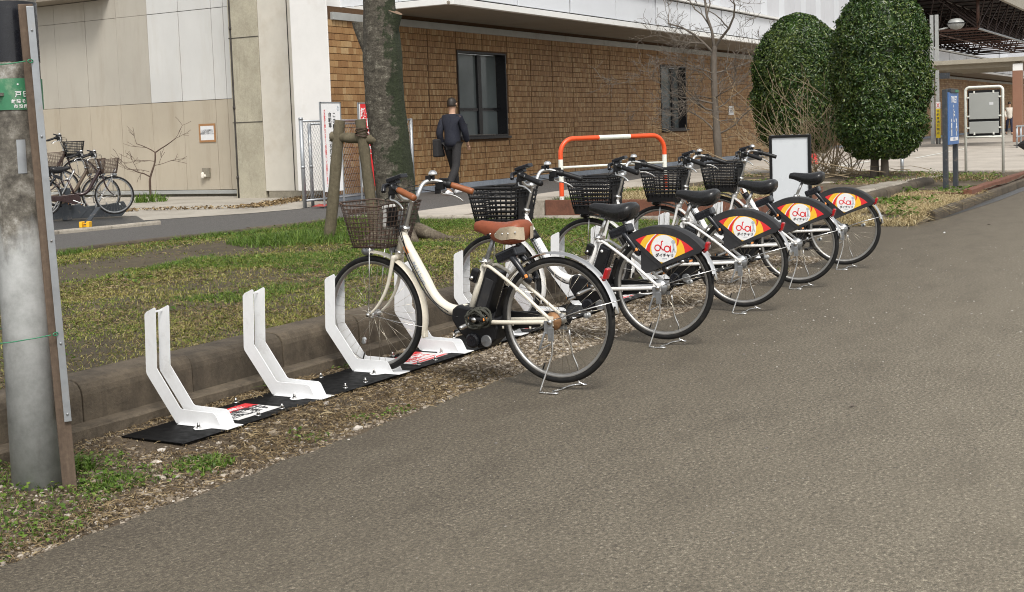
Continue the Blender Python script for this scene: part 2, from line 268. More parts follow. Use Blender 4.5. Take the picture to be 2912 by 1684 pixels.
# ------------------------------------------------------------ mesh helpers
class MB:
    def __init__(s): s.v=[];s.f=[];s.m=[];s.s=[]
    def add(s,v,f,mi=0,sm=True):
        o=len(s.v); s.v+= [tuple(p) for p in v]
        for q in f: s.f.append(tuple(i+o for i in q)); s.m.append(mi); s.s.append(sm)
    def tube(s,pts,r,n=8,mi=0,cap=True,closed=False,flat=1.0,sm=True):
        P=[Vector(p) for p in pts]; k=len(P); rr=[r]*k if isinstance(r,(int,float)) else r
        T=[]
        for i in range(k):
            a=P[(i-1)%k] if (closed or i>0) else P[i]; b=P[(i+1)%k] if (closed or i<k-1) else P[i]
            T.append((b-a).normalized())
        u=T[0].orthogonal().normalized(); V=[]
        for i in range(k):
            if i: u=(u-T[i]*u.dot(T[i])); u=u.normalized() if u.length>1e-6 else T[i].orthogonal().normalized()
            w_=T[i].cross(u)
            for j in range(n):
                a=2*PI*j/n; V.append(P[i]+(u*math.cos(a)*flat+w_*math.sin(a))*rr[i])
        Fc=[]
        for i in range(k if closed else k-1):
            for j in range(n):
                a=i*n+j; b=i*n+(j+1)%n; c=((i+1)%k)*n+(j+1)%n; d=((i+1)%k)*n+j; Fc.append((a,b,c,d))
        if cap and not closed: Fc.append(tuple(range(n-1,-1,-1))); Fc.append(tuple((k-1)*n+j for j in range(n)))
        s.add(V,Fc,mi,sm); return s
    def box(s,c,d,rot=None,mi=0):
        c=Vector(c); V=[]
        for x in (-.5,.5):
            for y in (-.5,.5):
                for z in (-.5,.5):
                    q=Vector((x*d[0],y*d[1],z*d[2])); V.append(c+(rot@q if rot else q))
        s.add(V,[(0,1,3,2),(4,6,7,5),(0,4,5,1),(2,3,7,6),(0,2,6,4),(1,5,7,3)],mi,False); return s
    def cyl(s,a,b,r,n=16,mi=0,r2=None,sm=True):
        return s.tube([a,b],[r,r if r2 is None else r2],n,mi,sm=sm)
    def lathe(s,prof,axis_o=(0,0,0),n=24,mi=0,ax='z',sm=True):
        V=[];k=len(prof)
        for j in range(n):
            a=2*PI*j/n
            for r,h in prof:
                p=(r*math.cos(a),r*math.sin(a),h)
                if ax=='y': p=(r*math.cos(a),h,r*math.sin(a))
                if ax=='x': p=(h,r*math.cos(a),r*math.sin(a))
                V.append(Vector(axis_o)+Vector(p))
        Fc=[]
        for j in range(n):
            for i in range(k-1):
                a=j*k+i; b=((j+1)%n)*k+i; Fc.append((a,b,b+1,a+1))
        s.add(V,Fc,mi,sm); return s
    def prism(s,A,B,mi=0):
        n=len(A); s.add(list(A)+list(B),[tuple(range(n-1,-1,-1)),tuple(range(n,2*n))]+[(i,(i+1)%n,n+(i+1)%n,n+i) for i in range(n)],mi,False); return s
    def loft(s,rings,mi=0,cap=True,sm=True):
        n=len(rings[0]); V=[p for r in rings for p in r]; Fc=[]
        for i in range(len(rings)-1):
            for j in range(n): Fc.append((i*n+j,i*n+(j+1)%n,(i+1)*n+(j+1)%n,(i+1)*n+j))
        if cap: Fc.append(tuple(range(n-1,-1,-1))); Fc.append(tuple((len(rings)-1)*n+j for j in range(n)))
        s.add(V,Fc,mi,sm); return s
    def mesh(s,name,mats):
        me=bpy.data.meshes.new(name); me.from_pydata(s.v,[],s.f)
        for m in (mats if isinstance(mats,(list,tuple)) else [mats]): me.materials.append(M[m] if isinstance(m,str) else m)
        me.polygons.foreach_set('material_index',s.m); me.polygons.foreach_set('use_smooth',s.s); me.update(); return me
    def build(s,name,mats,parent=None,bev=0,segs=2,**k):
        return link(name,s.mesh(name,mats),parent,bev,segs,**k)
def link(name,me,parent=None,bev=0,segs=2,loc=None,rotz=0,**k):
    o=bpy.data.objects.new(name,me); COL.objects.link(o)
    if parent: o.parent=parent
    if loc is not None: o.location=loc
    if rotz: o.rotation_euler=(0,0,rotz)
    if bev:
        b=o.modifiers.new('bevel','BEVEL'); b.width=bev; b.segments=segs; b.limit_method='ANGLE'; b.angle_limit=R(38)
    for a,v in k.items(): o[a]=v
    return o
def thing(name,label,cat,loc=(0,0,0),rotz=0,group=None):
    o=link(name,None,None,loc=loc,rotz=rotz); o['label']=label; o['category']=cat
    if group: o['group']=group
    return o
def copy_tree(o,parent=None):
    c=o.copy(); COL.objects.link(c); c.parent=parent
    for ch in o.children: copy_tree(ch,c)
    return c
def npmesh(name,V,Fc,mat,parent=None,smooth=False,**k):
    V=np.asarray(V,np.float32); Fc=np.asarray(Fc,np.int32); me=bpy.data.meshes.new(name); nf,q=Fc.shape
    me.vertices.add(len(V)); me.vertices.foreach_set('co',V.ravel()); me.loops.add(nf*q); me.loops.foreach_set('vertex_index',Fc.ravel())
    me.polygons.add(nf); me.polygons.foreach_set('loop_start',np.arange(nf,dtype=np.int32)*q)
    me.polygons.foreach_set('use_smooth',np.full(nf,smooth)); me.update(calc_edges=True); me.materials.append(M[mat])
    return link(name,me,parent,**k)
def vn(x,y,s,seed=0):
    g=np.random.default_rng(seed+99).random((64,64)); X=np.asarray(x)*s; Y=np.asarray(y)*s
    i=np.floor(X).astype(int); j=np.floor(Y).astype(int); u=X-i; v=Y-j; u=u*u*(3-2*u); v=v*v*(3-2*v)
    a=g[i%64,j%64]; b=g[(i+1)%64,j%64]; c=g[i%64,(j+1)%64]; d=g[(i+1)%64,(j+1)%64]
    return (a*(1-u)+b*u)*(1-v)+(c*(1-u)+d*u)*v
def fb(x,y,s,seed=0): return (vn(x,y,s,seed)+.5*vn(x,y,s*2.1,seed+1)+.25*vn(x,y,s*4.3,seed+2))/1.75
def sheet(name,poly,z,mat,**k):
    me=bpy.data.meshes.new(name); me.from_pydata([(x,y,z) for x,y in poly],[],[tuple(range(len(poly)))]); me.materials.append(M[mat]); me.update()
    return link(name,me,None,kind='structure',**k)
def grid(name,x0,x1,y0,y1,step,zf,mat,**k):
    nx=int((x1-x0)/step)+1; ny=int((y1-y0)/step)+1; X,Y=np.meshgrid(np.linspace(x0,x1,nx),np.linspace(y0,y1,ny),indexing='ij')
    Z=zf(X,Y); V=np.stack([X,Y,Z],-1).reshape(-1,3); I=np.arange(nx*ny).reshape(nx,ny)
    Fc=np.stack([I[:-1,:-1],I[1:,:-1],I[1:,1:],I[:-1,1:]],-1).reshape(-1,4); return npmesh(name,V,Fc,mat,None,True,**k)
def blades(name,P,h,wd,mat,lean=.5,parent=None,curl=.4,**k):
    n=len(P); a=rng.random(n)*2*PI; b=a+PI/2+rng.normal(0,.5,n); L=np.abs(rng.normal(lean,lean*.5,n))
    d=np.stack([np.cos(a),np.sin(a),0*a],-1); s=np.stack([np.cos(b),np.sin(b),0*b],-1)*wd[:,None]*.5
    up=np.zeros((n,3)); up[:,2]=h; m=P+up*.55+d*(h*L*.4)[:,None]; t=P+up*(1-curl*np.minimum(L,1))[:,None]+d*(h*L*1.1)[:,None]
    V=np.stack([P-s,P+s,m-s*.8,m+s*.8,t-s*.12,t+s*.12],1).reshape(-1,3); i=np.arange(n)*6
    Fc=np.concatenate([np.stack([i,i+1,i+3,i+2],-1),np.stack([i+2,i+3,i+5,i+4],-1)]); return npmesh(name,V,Fc,mat,parent,False,**k)
def fibres(name,P,L,w,mat,hz=.012,curve=1.2,parent=None,**k):
    n=len(P); a=rng.random(n)*2*PI; k4=rng.normal(0,curve,n); pts=[]; q=P.copy(); z0=rng.uniform(0,hz,n); z1=rng.uniform(0,hz,n)
    for i in range(4):
        f=i/3; c=q.copy(); c[:,2]+=z0*(1-f)+z1*f+hz*.8*np.sin(f*PI)*rng.random(n); pts.append(c)
        d=np.stack([np.cos(a+k4*f),np.sin(a+k4*f),0*a],-1); q=q+d*(L/3)[:,None]
    V=[]
    for i,c in enumerate(pts):
        d=(pts[min(i+1,3)]-pts[max(i-1,0)]); s=np.stack([-d[:,1],d[:,0],0*a],-1); s/=np.linalg.norm(s,axis=1)[:,None]+1e-9; s=s*(w*.5)[:,None]; s[:,2]+=w*.35; V+=[c-s,c+s]
    V=np.stack(V,1).reshape(-1,3); i=np.arange(n)*8
    return npmesh(name,V,np.concatenate([np.stack([i+2*j,i+2*j+1,i+2*j+3,i+2*j+2],-1) for j in range(3)]),mat,parent,False,**k)
def leaves(P,N,size,aspect=.45,up=None,fold=.18):
    """folded leaf quads: centre P, facing N"""
    n=len(P); N=N/np.linalg.norm(N,axis=1)[:,None]; t=rng.normal(size=(n,3)); t-=N*(t*N).sum(1)[:,None]; t/=np.linalg.norm(t,axis=1)[:,None]
    b=np.cross(N,t); sz=size[:,None]
    V=np.stack([P-t*sz*.5,P+b*sz*aspect*.5+N*sz*fold,P+t*sz*.5-N*sz*.1,P-b*sz*aspect*.5+N*sz*fold],1).reshape(-1,3)
    i=np.arange(n)*4; return V,np.stack([i,i+1,i+2],-1),np.stack([i,i+2,i+3],-1)
def arcpts(c,r,a0,a1,n,y=0): return [(c[0]+r*math.cos(a0+(a1-a0)*i/n),y,c[1]+r*math.sin(a0+(a1-a0)*i/n)) for i in range(n+1)]
def textmesh(name,s,size,mat,parent,mtx,align='CENTER',ext=.0006,bold=0.0,**k):
    cu=bpy.data.curves.new('t','FONT'); cu.body=s; cu.size=size; cu.align_x=align; cu.align_y='CENTER'; cu.extrude=ext; cu.offset=bold; cu.resolution_u=2
    o=bpy.data.objects.new('t',cu); COL.objects.link(o)
    dg=bpy.context.evaluated_depsgraph_get(); dg.update(); me=bpy.data.meshes.new_from_object(o.evaluated_get(dg)); bpy.data.objects.remove(o); bpy.data.curves.remove(cu)
    me.transform(mtx); me.materials.clear(); me.materials.append(M[mat]); me.name=name
    return link(name,me,parent,**k)
def frame(o,ex,ey):
    ex=Vector(ex).normalized(); ey=Vector(ey).normalized(); ez=ex.cross(ey)
    m=Matrix((ex,ey,ez)).transposed().to_4x4(); m.translation=o; return m
def columntext(name,s,size,mat,parent,o,ex,ey,pitch,bold=0,**k):
    bms=[]
    for i,ch in enumerate(s):
        if ch==' ': continue
        q=Vector(o)-Vector(ey)*pitch*i; m=frame(q,ex,ey)
        if ch in 'ー～': m=frame(q,[-x for x in ey],ex)
        bms.append(textmesh(name,ch,size,mat,parent,m,bold=bold,**k))
    V=[];Fc=[]
    for o_ in bms:
        n=len(V); V+=[v.co[:] for v in o_.data.vertices]; Fc+=[tuple(i+n for i in p.vertices) for p in o_.data.polygons]; bpy.data.objects.remove(o_)
    me=bpy.data.meshes.new(name); me.from_pydata(V,[],Fc); me.materials.append(M[mat]); me.update()
    return link(name,me,parent,**k)
# ------------------------------------------------------------ ground, road, kerbs
sheet('ground',[(-400,-400),(900,-400),(900,900),(-400,900)],-.12,'bed')
edge=[(x,3.455+.03*(fb(np.array([x]),np.array([0.]),2.2)[0]-.5)+.012*math.sin(x*17.3)) for x in np.arange(-14,12.3,.09)]
road=[(-300,-300),(-300,3.46)]+edge+[(12.4,3.6),(12.55,4.0),(12.6,4.56),(16.0,4.56),(16.45,4.1),(16.25,3.75),(16.4,3.5),(16.9,3.40),(17,3.365),(160,3.365),(160,-300)]
sheet('road',road,0,'asphalt')
sheet('gutter',[(17.3,3.36),(33,3.36),(33,3.16),(21,3.19),(18,3.31)],.004,'wet')
def vz(X,Y): return -.012+.03*(fb(X,Y,1.4,3)-.5)+.02*(fb(X,Y,7,4)-.5)+.012*np.clip((Y-3.6)*2,0,1)
grid('verge',-14,12.7,3.40,4.64,.06,vz,'verge',kind='structure')
def lz(X,Y): return .252+.045*(fb(X,Y,.9,8)-.5)+.02*(fb(X,Y,4,9)-.5)
grid('lawn',-12,13.82,4.78,10.62,.11,lz,'lawn',kind='structure')
sheet('path',[(-60,4.9),(200,4.9),(200,60),(-60,60)],.2,'path')
sheet('plaza',[(14.67,4.87),(27.2,4.87),(27.2,3.5),(200,3.5),(200,59),(46,13.95),(24,11.2),(14.67,10.6)],.206,'plaza')
sheet('pavement',[(7.5,16),(11.75,13.66),(12.8,13.5),(13.8,14.45),(15.5,13.55),(16.5,13.35),(18.44,14.05),(19.6,15.8),(20.38,18),(20.38,32),(7.5,32)],.206,'paving')
sheet('pavement_strip',[(13.92,4.9),(14.66,4.9),(14.66,10.4),(13.92,10.4)],.235,'paving')
sheet('path_marking',[(40,8.7),(30.5,8.52),(30.5,8.40),(40,8.55)],.212,'barrier_white')
sheet('path_marking',[(46,8.12),(36.5,7.78),(36.5,7.68),(46,8.02)],.212,'barrier_white')
grid('planting_bed',14.7,27.25,4.82,9.1,.14,lambda X,Y:.225+.10*(fb(X,Y,.8,13)-.5)+.03*np.clip((X-17)/8,0,1)*0-.09*np.clip((X-21)/4,0,1)*np.clip((5.6-Y),0,1),'bed',kind='structure')
grid('soil_bed',21.45,27.25,3.45,4.95,.1,lambda X,Y:.15+.05*(fb(X,Y,1.2,14)-.5)+.03*np.clip((X-24)/3,0,1),'bed',kind='structure')
grid('dry_verge',15.9,21.6,3.42,4.70,.09,lambda X,Y:-.03+.11*np.clip(np.minimum((X-16.1)/.8,(4.75-Y+1)*2),0,1)*np.clip((Y-3.4)*9,.4,1)+.04*(fb(X,Y,2,15)-.5),'bed',kind='structure')
# L-shaped kerb: gutter ledge and kerb stones
k=link('kerb',None); k['kind']='structure'
mb=MB(); 
prof=[(4.648,-.06),(4.652,.19),(4.658,.215),(4.672,.238),(4.695,.252),(4.73,.258),(4.845,.262),(4.85,-.06)]
L=.7125; A=[(-L/2,y,z) for y,z in prof]; B=[(L/2,y,z) for y,z in prof]
for q in (A,B):
    for i,(x,y,z) in enumerate(q): pass
prof=[(y-4.75,z) for y,z in prof]; A=[(-L/2,y,z) for y,z in prof]; B=[(L/2,y,z) for y,z in prof]
mb.loft([A,[(-L/2+.003,y-(.003 if y<.05 else 0),z+.003) for _,y,z in A],[(0,y-.004,z+.004) for _,y,z in A],[(L/2-.003,y-(.003 if y<.05 else 0),z+.003) for _,y,z in B],B],sm=False)
me=mb.mesh('kerb_stone','kerb')
for i in range(-14,26):
    x=4.82+.72*(i+.5)
    o=link('kerb_stone',me,k); o.location=(x,4.75+rng.normal(0,.003),rng.normal(0,.002)); o.rotation_euler=(rng.normal(0,.008),rng.normal(0,.003),rng.normal(0,.003))
mb=MB()
xs=np.arange(-14,22.9,.36)
ring=lambda x:[(x,4.553+.004*math.sin(x*9),-.06),(x,4.553+.005*math.sin(x*11+1),.056+.003*math.sin(x*7)),(x,4.563,.065+.002*math.sin(x*13)),(x,4.647,.070),(x,4.647,-.06)]
mb.loft([ring(x) for x in xs],sm=False); mb.build('gutter_ledge','kerb',k)
# rounded kerb end beyond the bicycles, road-side kerb, thin kerb round the lawn
def kerbrun(name,pts,w,h,mat,z0=-.05,step=.6,cat=None,label=None,rnd=.025):
    root=link(name,None)
    if label: root['label']=label; root['category']=cat
    else: root['kind']='structure'
    for (x0,y0),(x1,y1) in zip(pts[:-1],pts[1:]):
        d=Vector((x1-x0,y1-y0)); n=max(1,round(d.length/step)); s=d.length/n; a=math.atan2(d.y,d.x)
        mb=MB(); p=[(-w/2,z0),(-w/2,h-rnd),(-w/2+rnd*.3,h-rnd*.3),(-w/2+rnd,h),(w/2-rnd,h),(w/2-rnd*.3,h-rnd*.3),(w/2,h-rnd),(w/2,z0)]
        mb.loft([[(-s/2+.004,y,z) for y,z in p],[(s/2-.004,y,z) for y,z in p]],sm=False); me=mb.mesh('kerb_stone',mat)
        for i in range(n):
            o=link('kerb_stone',me,root); o.location=(x0+d.x*(i+.5)/n,y0+d.y*(i+.5)/n,rng.normal(0,.003)); o.rotation_euler=(0,rng.normal(0,.004),a+rng.normal(0,.003))
    return root
kerbrun('kerb',[(17.02,3.42),(19.9,3.42),(27,3.47),(45,3.47)],.12,.125,'kerb',step=.9)
kerbrun('kerb',[(-12,11.25),(9.18,10.68),(11.9,10.44),(13.3,10.32),(13.86,10.3)],.10,.292,'kerb',.1,step=.9)
kerbrun('kerb',[(13.87,10.24),(13.87,4.92)],.10,.30,'kerb_pale',.1,step=.75)
kerbrun('kerb',[(15.3,4.93),(21.85,4.93)],.40,.285,'kerb_pale',0,step=1.1,rnd=.05)
kerbrun('kerb',[(27.22,9.1),(27.22,3.5)],.10,.222,'kerb_pale',0,step=.9)
kerbrun('kerb',[(7.4,13.85),(11.75,13.62),(13.4,13.40)],.08,.255,'kerb_pale',.1,step=.8)
kerbrun('kerb',[(20.45,3.56),(27.1,3.56)],.14,.215,'brown_wall',.02,step=1.2,rnd=.01)
kerbrun('kerb',[(20.5,3.66),(20.75,4.5)],.12,.16,'brown_wall',.02,step=.8,rnd=.01)
# red-brown planter edge and its concrete end wall
t=thing('planter','low planter with a red-brown stained front board holding dry grass','planter',(0,0,0))
mb=MB(); mb.box((14.70,6.45,.315),(.07,2.72,.25)); mb.build('front_board','brown_wall',t,.006)
mb=MB(); mb.box((16.1,4.98,.315),(2.7,.08,.25)); mb.build('side_board','brown_wall',t,.006)
mb=MB(); mb.box((16.1,7.78,.30),(2.7,.10,.24)); mb.build('back_board','brown_wall',t,.006)
mb=MB(); mb.box((17.47,6.4,.30),(.08,2.7,.24)); mb.build('end_board','brown_wall',t,.006)
V=MB(); 
X,Y=np.meshgrid(np.linspace(14.74,17.44,30),np.linspace(5.01,7.75,30),indexing='ij'); Z=.405+.05*(fb(X,Y,1.3,21)-.5)
I=np.arange(900).reshape(30,30); npmesh('soil',np.stack([X,Y,Z],-1).reshape(-1,3),np.stack([I[:-1,:-1],I[1:,:-1],I[1:,1:],I[:-1,1:]],-1).reshape(-1,4),'bed',t,True)
mb=MB(); mb.box((15.0,8.12,.30),(.66,.58,.30)); o=mb.build('concrete_block','kerb_pale',None,.02,label='pale concrete block at the left end of the red-brown planter',category='concrete block')
# ------------------------------------------------------------ station building
b=thing('station_building','brown tiled station building with white panelled upper storey overhanging it','building')
X0,X1,YW=18.46,130,14.1
W1=(22.80,24.84,1.26,3.07); W2=(33.65,35.55,1.24,3.06); MUL={W1:.545,W2:.66}
mb=MB(); xs=[X0]
def wallseg(x0,x1,z0,z1): mb.box(((x0+x1)/2,YW+.16,(z0+z1)/2),(x1-x0,.30,z1-z0))
px=X0
for (a,c,z0,z1) in (W1,W2):
    wallseg(px,a,.2,3.7); wallseg(a,c,.2,z0); wallseg(a,c,z1,3.7); px=c
wallseg(px,X1,.2,3.7)
wall=mb.build('brick_wall','grout',b)
rows=26; z0=.315; rh=.1212; keepT=[]; V=[];Fq=[]
def tileverts(x,z,wd,h,y,dp): 
    e=.004
    return [(x,y+dp,z),(x+wd,y+dp,z),(x+wd,y+dp,z+h),(x,y+dp,z+h),(x+e,y,z+e),(x+wd-e,y,z+e),(x+wd-e,y,z+h-e),(x+e,y,z+h-e)]
TF=[(4,5,6,7),(0,1,5,4),(1,2,6,5),(2,3,7,6),(3,0,4,7)]
prng=random.Random(3); singles=[]
for r in range(rows):
    z=z0+r*rh; x=X0+.004; bay=X0
    while x<126:
        nb=X0+1.0745*math.ceil((x-X0+.02)/1.0745)
        wd=(prng.choice((.08,.10,.12,.14)) if x<20.6 else prng.choice((.04,.045,.05,.055,.065,.075))) if x<41 else (prng.choice((.12,.18,.25)) if x<62 else prng.choice((.5,.7)))
        if x+wd>nb-.03: wd=nb-x-.012
        if wd>.02:
            inside=any(x+wd>a-.02 and x<c+.02 and z+rh>p-.02 and z<q+.02 for a,c,p,q in (W1,W2))
            if not inside:
                y=YW-.004+prng.uniform(-.003,.003)
                if x<19.55 or (x<21.2 and z<.8): singles.append((x,z,wd,y))
                else: keepT.append((x,z,wd,y))
        x=x+wd+.005 if x+wd+.02<nb else nb+.024
singles.sort(key=lambda q:q[0]); keepT+=singles[300:]; singles=singles[:300]
tm={}
for x,z,wd,y in singles:
    key=round(wd,3)
    if key not in tm:
        mb=MB(); mb.add(tileverts(0,0,wd,rh-.007,0,.014),TF,0,False); tm[key]=mb.mesh('tile','tile')
    link('tile',tm[key],wall,loc=(x,y,z))
for x,z,wd,y in keepT:
    n=len(V); V+=tileverts(x,z,wd,rh-.007,y,.014); Fq+=[tuple(i+n for i in f) for f in TF]
npmesh('tile_facing',V,Fq,'tile',wall,False,kind='stuff')
mb=MB(); mb.box(((X0+X1)/2,YW-.005,.245),(X1-X0+.02,.06,.13)); mb.build('base_strip','base_strip',b,.004)
for (a,c,p,q) in (W1,W2):
    mb=MB(); y=YW+.235; w_=c-a; mu=MUL[(a,c,p,q)]
    fx=[a+.035,a+.035+(w_)*.335,a+w_*.335+.14,c-.06]
    mb.box((a+.018,YW+.115,(p+q)/2),(.036,.25,q-p)); mb.box((c-.018,YW+.115,(p+q)/2),(.036,.25,q-p))
    mb.box(((a+c)/2,YW+.115,q-.018),(w_-.074,.25,.036)); mb.box(((a+c)/2,YW+.115,p+.02),(w_-.074,.25,.04))
    mb.box((a+w_*mu+.085,y-.02,(p+q)/2),(.15,.06,q-p-.09)); mb.box(((a+c)/2,y-.015,p+.59),(w_-.09,.04,.06))
    wf=mb.build('window_frame','frame_dark',b,.003)
    for x0,x1 in ((a+.037,a+w_*mu+.01),(a+w_*mu+.16,c-.037)):
        for zz0,zz1 in ((p+.041,p+.56),(p+.62,q-.037)):
            m2=MB(); m2.box(((x0+x1)/2,y+.012,(zz0+zz1)/2),(x1-x0-.004,.012,zz1-zz0-.004)); m2.build('pane','glass',wf)
    m2=MB(); m2.box(((a+c)/2,YW-.03,p-.025),(w_+.06,.09,.05)); m2.build('sill','frame_dark',b,.004)
mb=MB(); mb.box(((X0+X1)/2+.05,YW-.02,3.525),(X1-X0-.1,.07,.135)); mb.build('wall_head_trim','ledge',b,.004)
mb=MB(); mb.box((64.4,13.3,3.70),(89.4,1.96,.05)); mb.build('soffit','soffit',b)
# overhanging white storey
mb=MB(); mb.box((64.4,12.30,3.725),(89.3,.12,.115)); mb.box((19.70,13.6,3.725),(.10,2.5,.115)); mb.build('lower_trim','trim',b,.006)
mb=MB(); mb.box((38.2,13.45,6.2),(36.6,2.2,4.8)); mb.box((83,13.45,4.15),(53,2.2,.75)); mb.build('storey_core','joint',b)
def panel(x0,x1,z0,z1,y,mat,name='fascia_panel'):
    m2=MB(); m2.box(((x0+x1)/2,y,(z0+z1)/2),(x1-x0-(.06 if name=='fascia_panel' else .02),.04,z1-z0-.03)); return m2.build(name,mat,b,.004)
jx=[19.9,22.21]+[22.21+2.307*i for i in range(1,38)]
for i in range(len(jx)-1):
    up=.012 if i%2 else -.0
    panel(jx[i],jx[i+1],3.80,4.47,12.30+up,'fascia')
    mb=MB(); mb.box(((jx[i]+jx[i+1])/2,12.27,4.515),(jx[i+1]-jx[i]-.01,.16,.055)); mb.build('string_course','trim',b,.004)
    for j in range(4 if jx[i+1]<57 else 0):
        xa=jx[i]+.577*j; mt='pale_grey_panel' if (i*4+j)%7 not in (2,5) else 'fascia'
        panel(xa,xa+.577,4.56,7.6,12.325,mt,'upper_panel')
for y0,y1 in ((12.3,13.4),(13.4,14.82)):
    m2=MB(); m2.box((19.72,(y0+y1)/2,6.0),(.05,y1-y0-.01,4.4)); m2.build('side_panel','fascia',b,.004)
# white rendered corner, cream pilaster, concrete column
mb=MB(); mb.box((19.19,14.82,3.2),(1.52,.20,5.6)); mb.box((18.444,14.41,3.2),(.028,.64,5.6)); mb.build('white_corner','white_wall',b,.008)
mb=MB(); mb.box((20.1,16.31,3.4),(.80,.90,6.12)); mb.build('pilaster','cream_wall',b,.008)
mb=MB(); mb.box((19.695,16.02,3.4),(.02,.012,6.1)); mb.build('pilaster_joint','joint',b)
mb=MB(); mb.box((20.1,16.0,.27),(.78,1.4,.16)); mb.build('plinth','plinth',b,.008)
a=thing('panelled_wing','grey building wing clad in aged rectangular panels with one newer white patch','building')
mb=MB(); mb.box((20.15,17.15,3.4),(.90,.76,6.5)); mb.box((20.16,17.51,3.4),(.84,.04,6.5)); mb.build('concrete_column','column',a,.01)
for z in (1.72,3.4): 
    mb=MB(); mb.box((19.697,17.15,z),(.012,.765,.014)); mb.build('column_joint','joint',a)
mb=MB(); mb.box((20.62,25.5,3.4),(.30,16,6.4)); mb.build('wall_core','joint',a)
ys=[17.56,18.26,18.59,19.51,20.42,21.35,22.31,23.29,24.25,25.2,26.2,27.2,28.2,29.2,30.2]
for i in range(len(ys)-1):
    for z0,z1,mt in ((.345,2.235,'panel_low'),(2.235,4.13,'panel_new' if 1<=i<=3 or i==0 else 'panel_old'),(4.13,4.56,'panel_new' if i<=3 else 'panel_old')):
        g=.016 if (mt=='panel_new' and i in(1,2,3)) else .009
        m2=MB(); m2.box((20.42-(.006 if mt=='panel_new' else 0)+rng.normal(0,.0015),(ys[i]+ys[i+1])/2,(z0+z1)/2),(.06,ys[i+1]-ys[i]-g,z1-z0-g*.8)); m2.build('wall_panel',mt,a,.002)
mb=MB(); mb.box((20.40,24,.30),(.14,13,.075)); mb.build('base_rail','ledge',a,.004)
mb=MB(); mb.box((20.50,24,.235),(.14,13,.10)); mb.build('footing','plinth',a)
mb=MB(); mb.box((20.2,26.7,4.72),(.9,10.4,.30)); mb.build('eaves','soffit',a)
mb=MB(); mb.tube([(19.70,17.475,z) for z in (.2,1,2,3,4,6)],.022,10); 
for z in (.62,2.02,3.6): mb.cyl((19.70,17.475,z-.03),(19.70,17.475,z+.03),.032,10)
mb.build('drain_pipe','joint',a)
t=thing('paper_notice','small white paper notice framed with brown tape on the beige wall','notice',(20.375,18.855,1.545))
mb=MB(); 
for dy,dz,sy,sz in ((0,.172,.46,.045),(0,-.172,.46,.045),(.208,0,.045,.30),(-.208,0,.045,.30)): mb.box((0,dy,dz),(.006,sy,sz))
mb.build('tape_frame','tape',t); mb=MB(); mb.box((.002,0,0),(.006,.375,.302)); mb.build('sheet','paper',t)
m=frame((-.0035,0,.02),(0,-1,0),(0,0,1))
textmesh('lettering','この付近は駐輪禁止\n自転車は撤去します\n駐輪場をご利用ください',.036,'p_text',t,m)
t=thing('wall_tap','small boxed tap on the beige wall wrapped with a white rag','tap',(20.37,18.98,.68))
mb=MB(); mb.box((0,-.05,.03),(.06,.2,.2)); mb.build('box','plinth',t,.004)
mb=MB(); mb.lathe([(.005,.08),(.05,.05),(.075,-.02),(.06,-.10),(.07,-.14),(.0,-.13)],(-.05,.05,0),9); mb.lathe([(.004,.03),(.04,0),(.05,-.06),(0,-.09)],(-.06,-.06,-.03),8); o=mb.build('rag','white_cloth',t); o.scale=(.62,)*3
t=thing('paper_notice','small white paper taped on the brown tiles right of the thin tree','notice',(39.36,14.08,1.77))
mb=MB(); mb.box((0,0,0),(.46,.01,.29)); mb.build('sheet','paper',t)
textmesh('lettering','ここに自転車を\n止めないで\nください',.06,'p_text',t,frame((0,-.0065,0),(1,0,0),(0,0,1)))
# ------------------------------------------------------------ bicycle parking racks
def rackmeshes():
    r={}
    # side plate outline (y,z), bent channel that cups the front tyre
    out=[(4.534,.522),(4.522,.535),(4.468,.558),(4.459,.553),(4.472,.266),(4.335,.085),(4.322,.079),(4.130,.076),(4.115,.068),(4.082,.008),(4.366,.008),(4.372,.016),(4.541,.232),(4.545,.25)]
    for nm,x in (('n',-.039),('f',.050)):
        mb=MB(); mb.prism([(x,y,z) for y,z in out],[(x+.003,y,z) for y,z in out]); r[nm]=mb.mesh('side_plate','rack_white')
    fl=[(-.055,4.345),(-.055,4.225),(-.095,4.205),(-.112,4.180),(-.095,4.150),(-.055,4.130),(-.055,4.032),(.055,4.032),(.055,4.130),(.095,4.150),(.112,4.180),(.095,4.205),(.055,4.225),(.055,4.345)]
    mb=MB(); mb.prism([(x,y,.0065) for x,y in fl],[(x,y,.0105) for x,y in fl]); r['flange']=mb.mesh('base_flange','rack_white')
    mb=MB(); mb.box((.005,4.505,.532),(.088,.004,.010)); r['tie']=mb.mesh('tie_bar','rack_white')
    mb=MB(); mb.cyl((0,0,0),(0,0,.005),.014,12); mb.cyl((0,0,.005),(0,0,.016),.0095,6,sm=False); mb.cyl((0,0,.016),(0,0,.026),.0055,8); r['bolt']=mb.mesh('bolt','steel')
    mb=MB(); mb.box((0,0,.003),(.6945,.385,.006)); r['plate']=mb.mesh('base_plate','black_plate')
    mb=MB(); mb.box((0,0,.003),(.540,.385,.006)); r['plate0']=mb.mesh('base_plate','black_plate')
    return r
RM=rackmeshes()
lab=['white tyre stand at the near end of the row, first on the black plates, empty','empty white tyre stand second from the near end of the row','white tyre stand holding the front wheel of the brown-saddled bicycle','empty white tyre stand just behind the brown-saddled bicycle',
'white tyre stand holding the front wheel of the second bicycle from the near end','empty white tyre stand between the second and third bicycles','white tyre stand holding the front wheel of the third bicycle','empty white tyre stand between the third and fourth bicycles',
'white tyre stand holding the front wheel of the fourth bicycle','empty white tyre stand between the fourth and fifth bicycles','white tyre stand holding the front wheel of the farthest bicycle','empty white tyre stand at the far end, beyond the farthest bicycle']
STX=[]
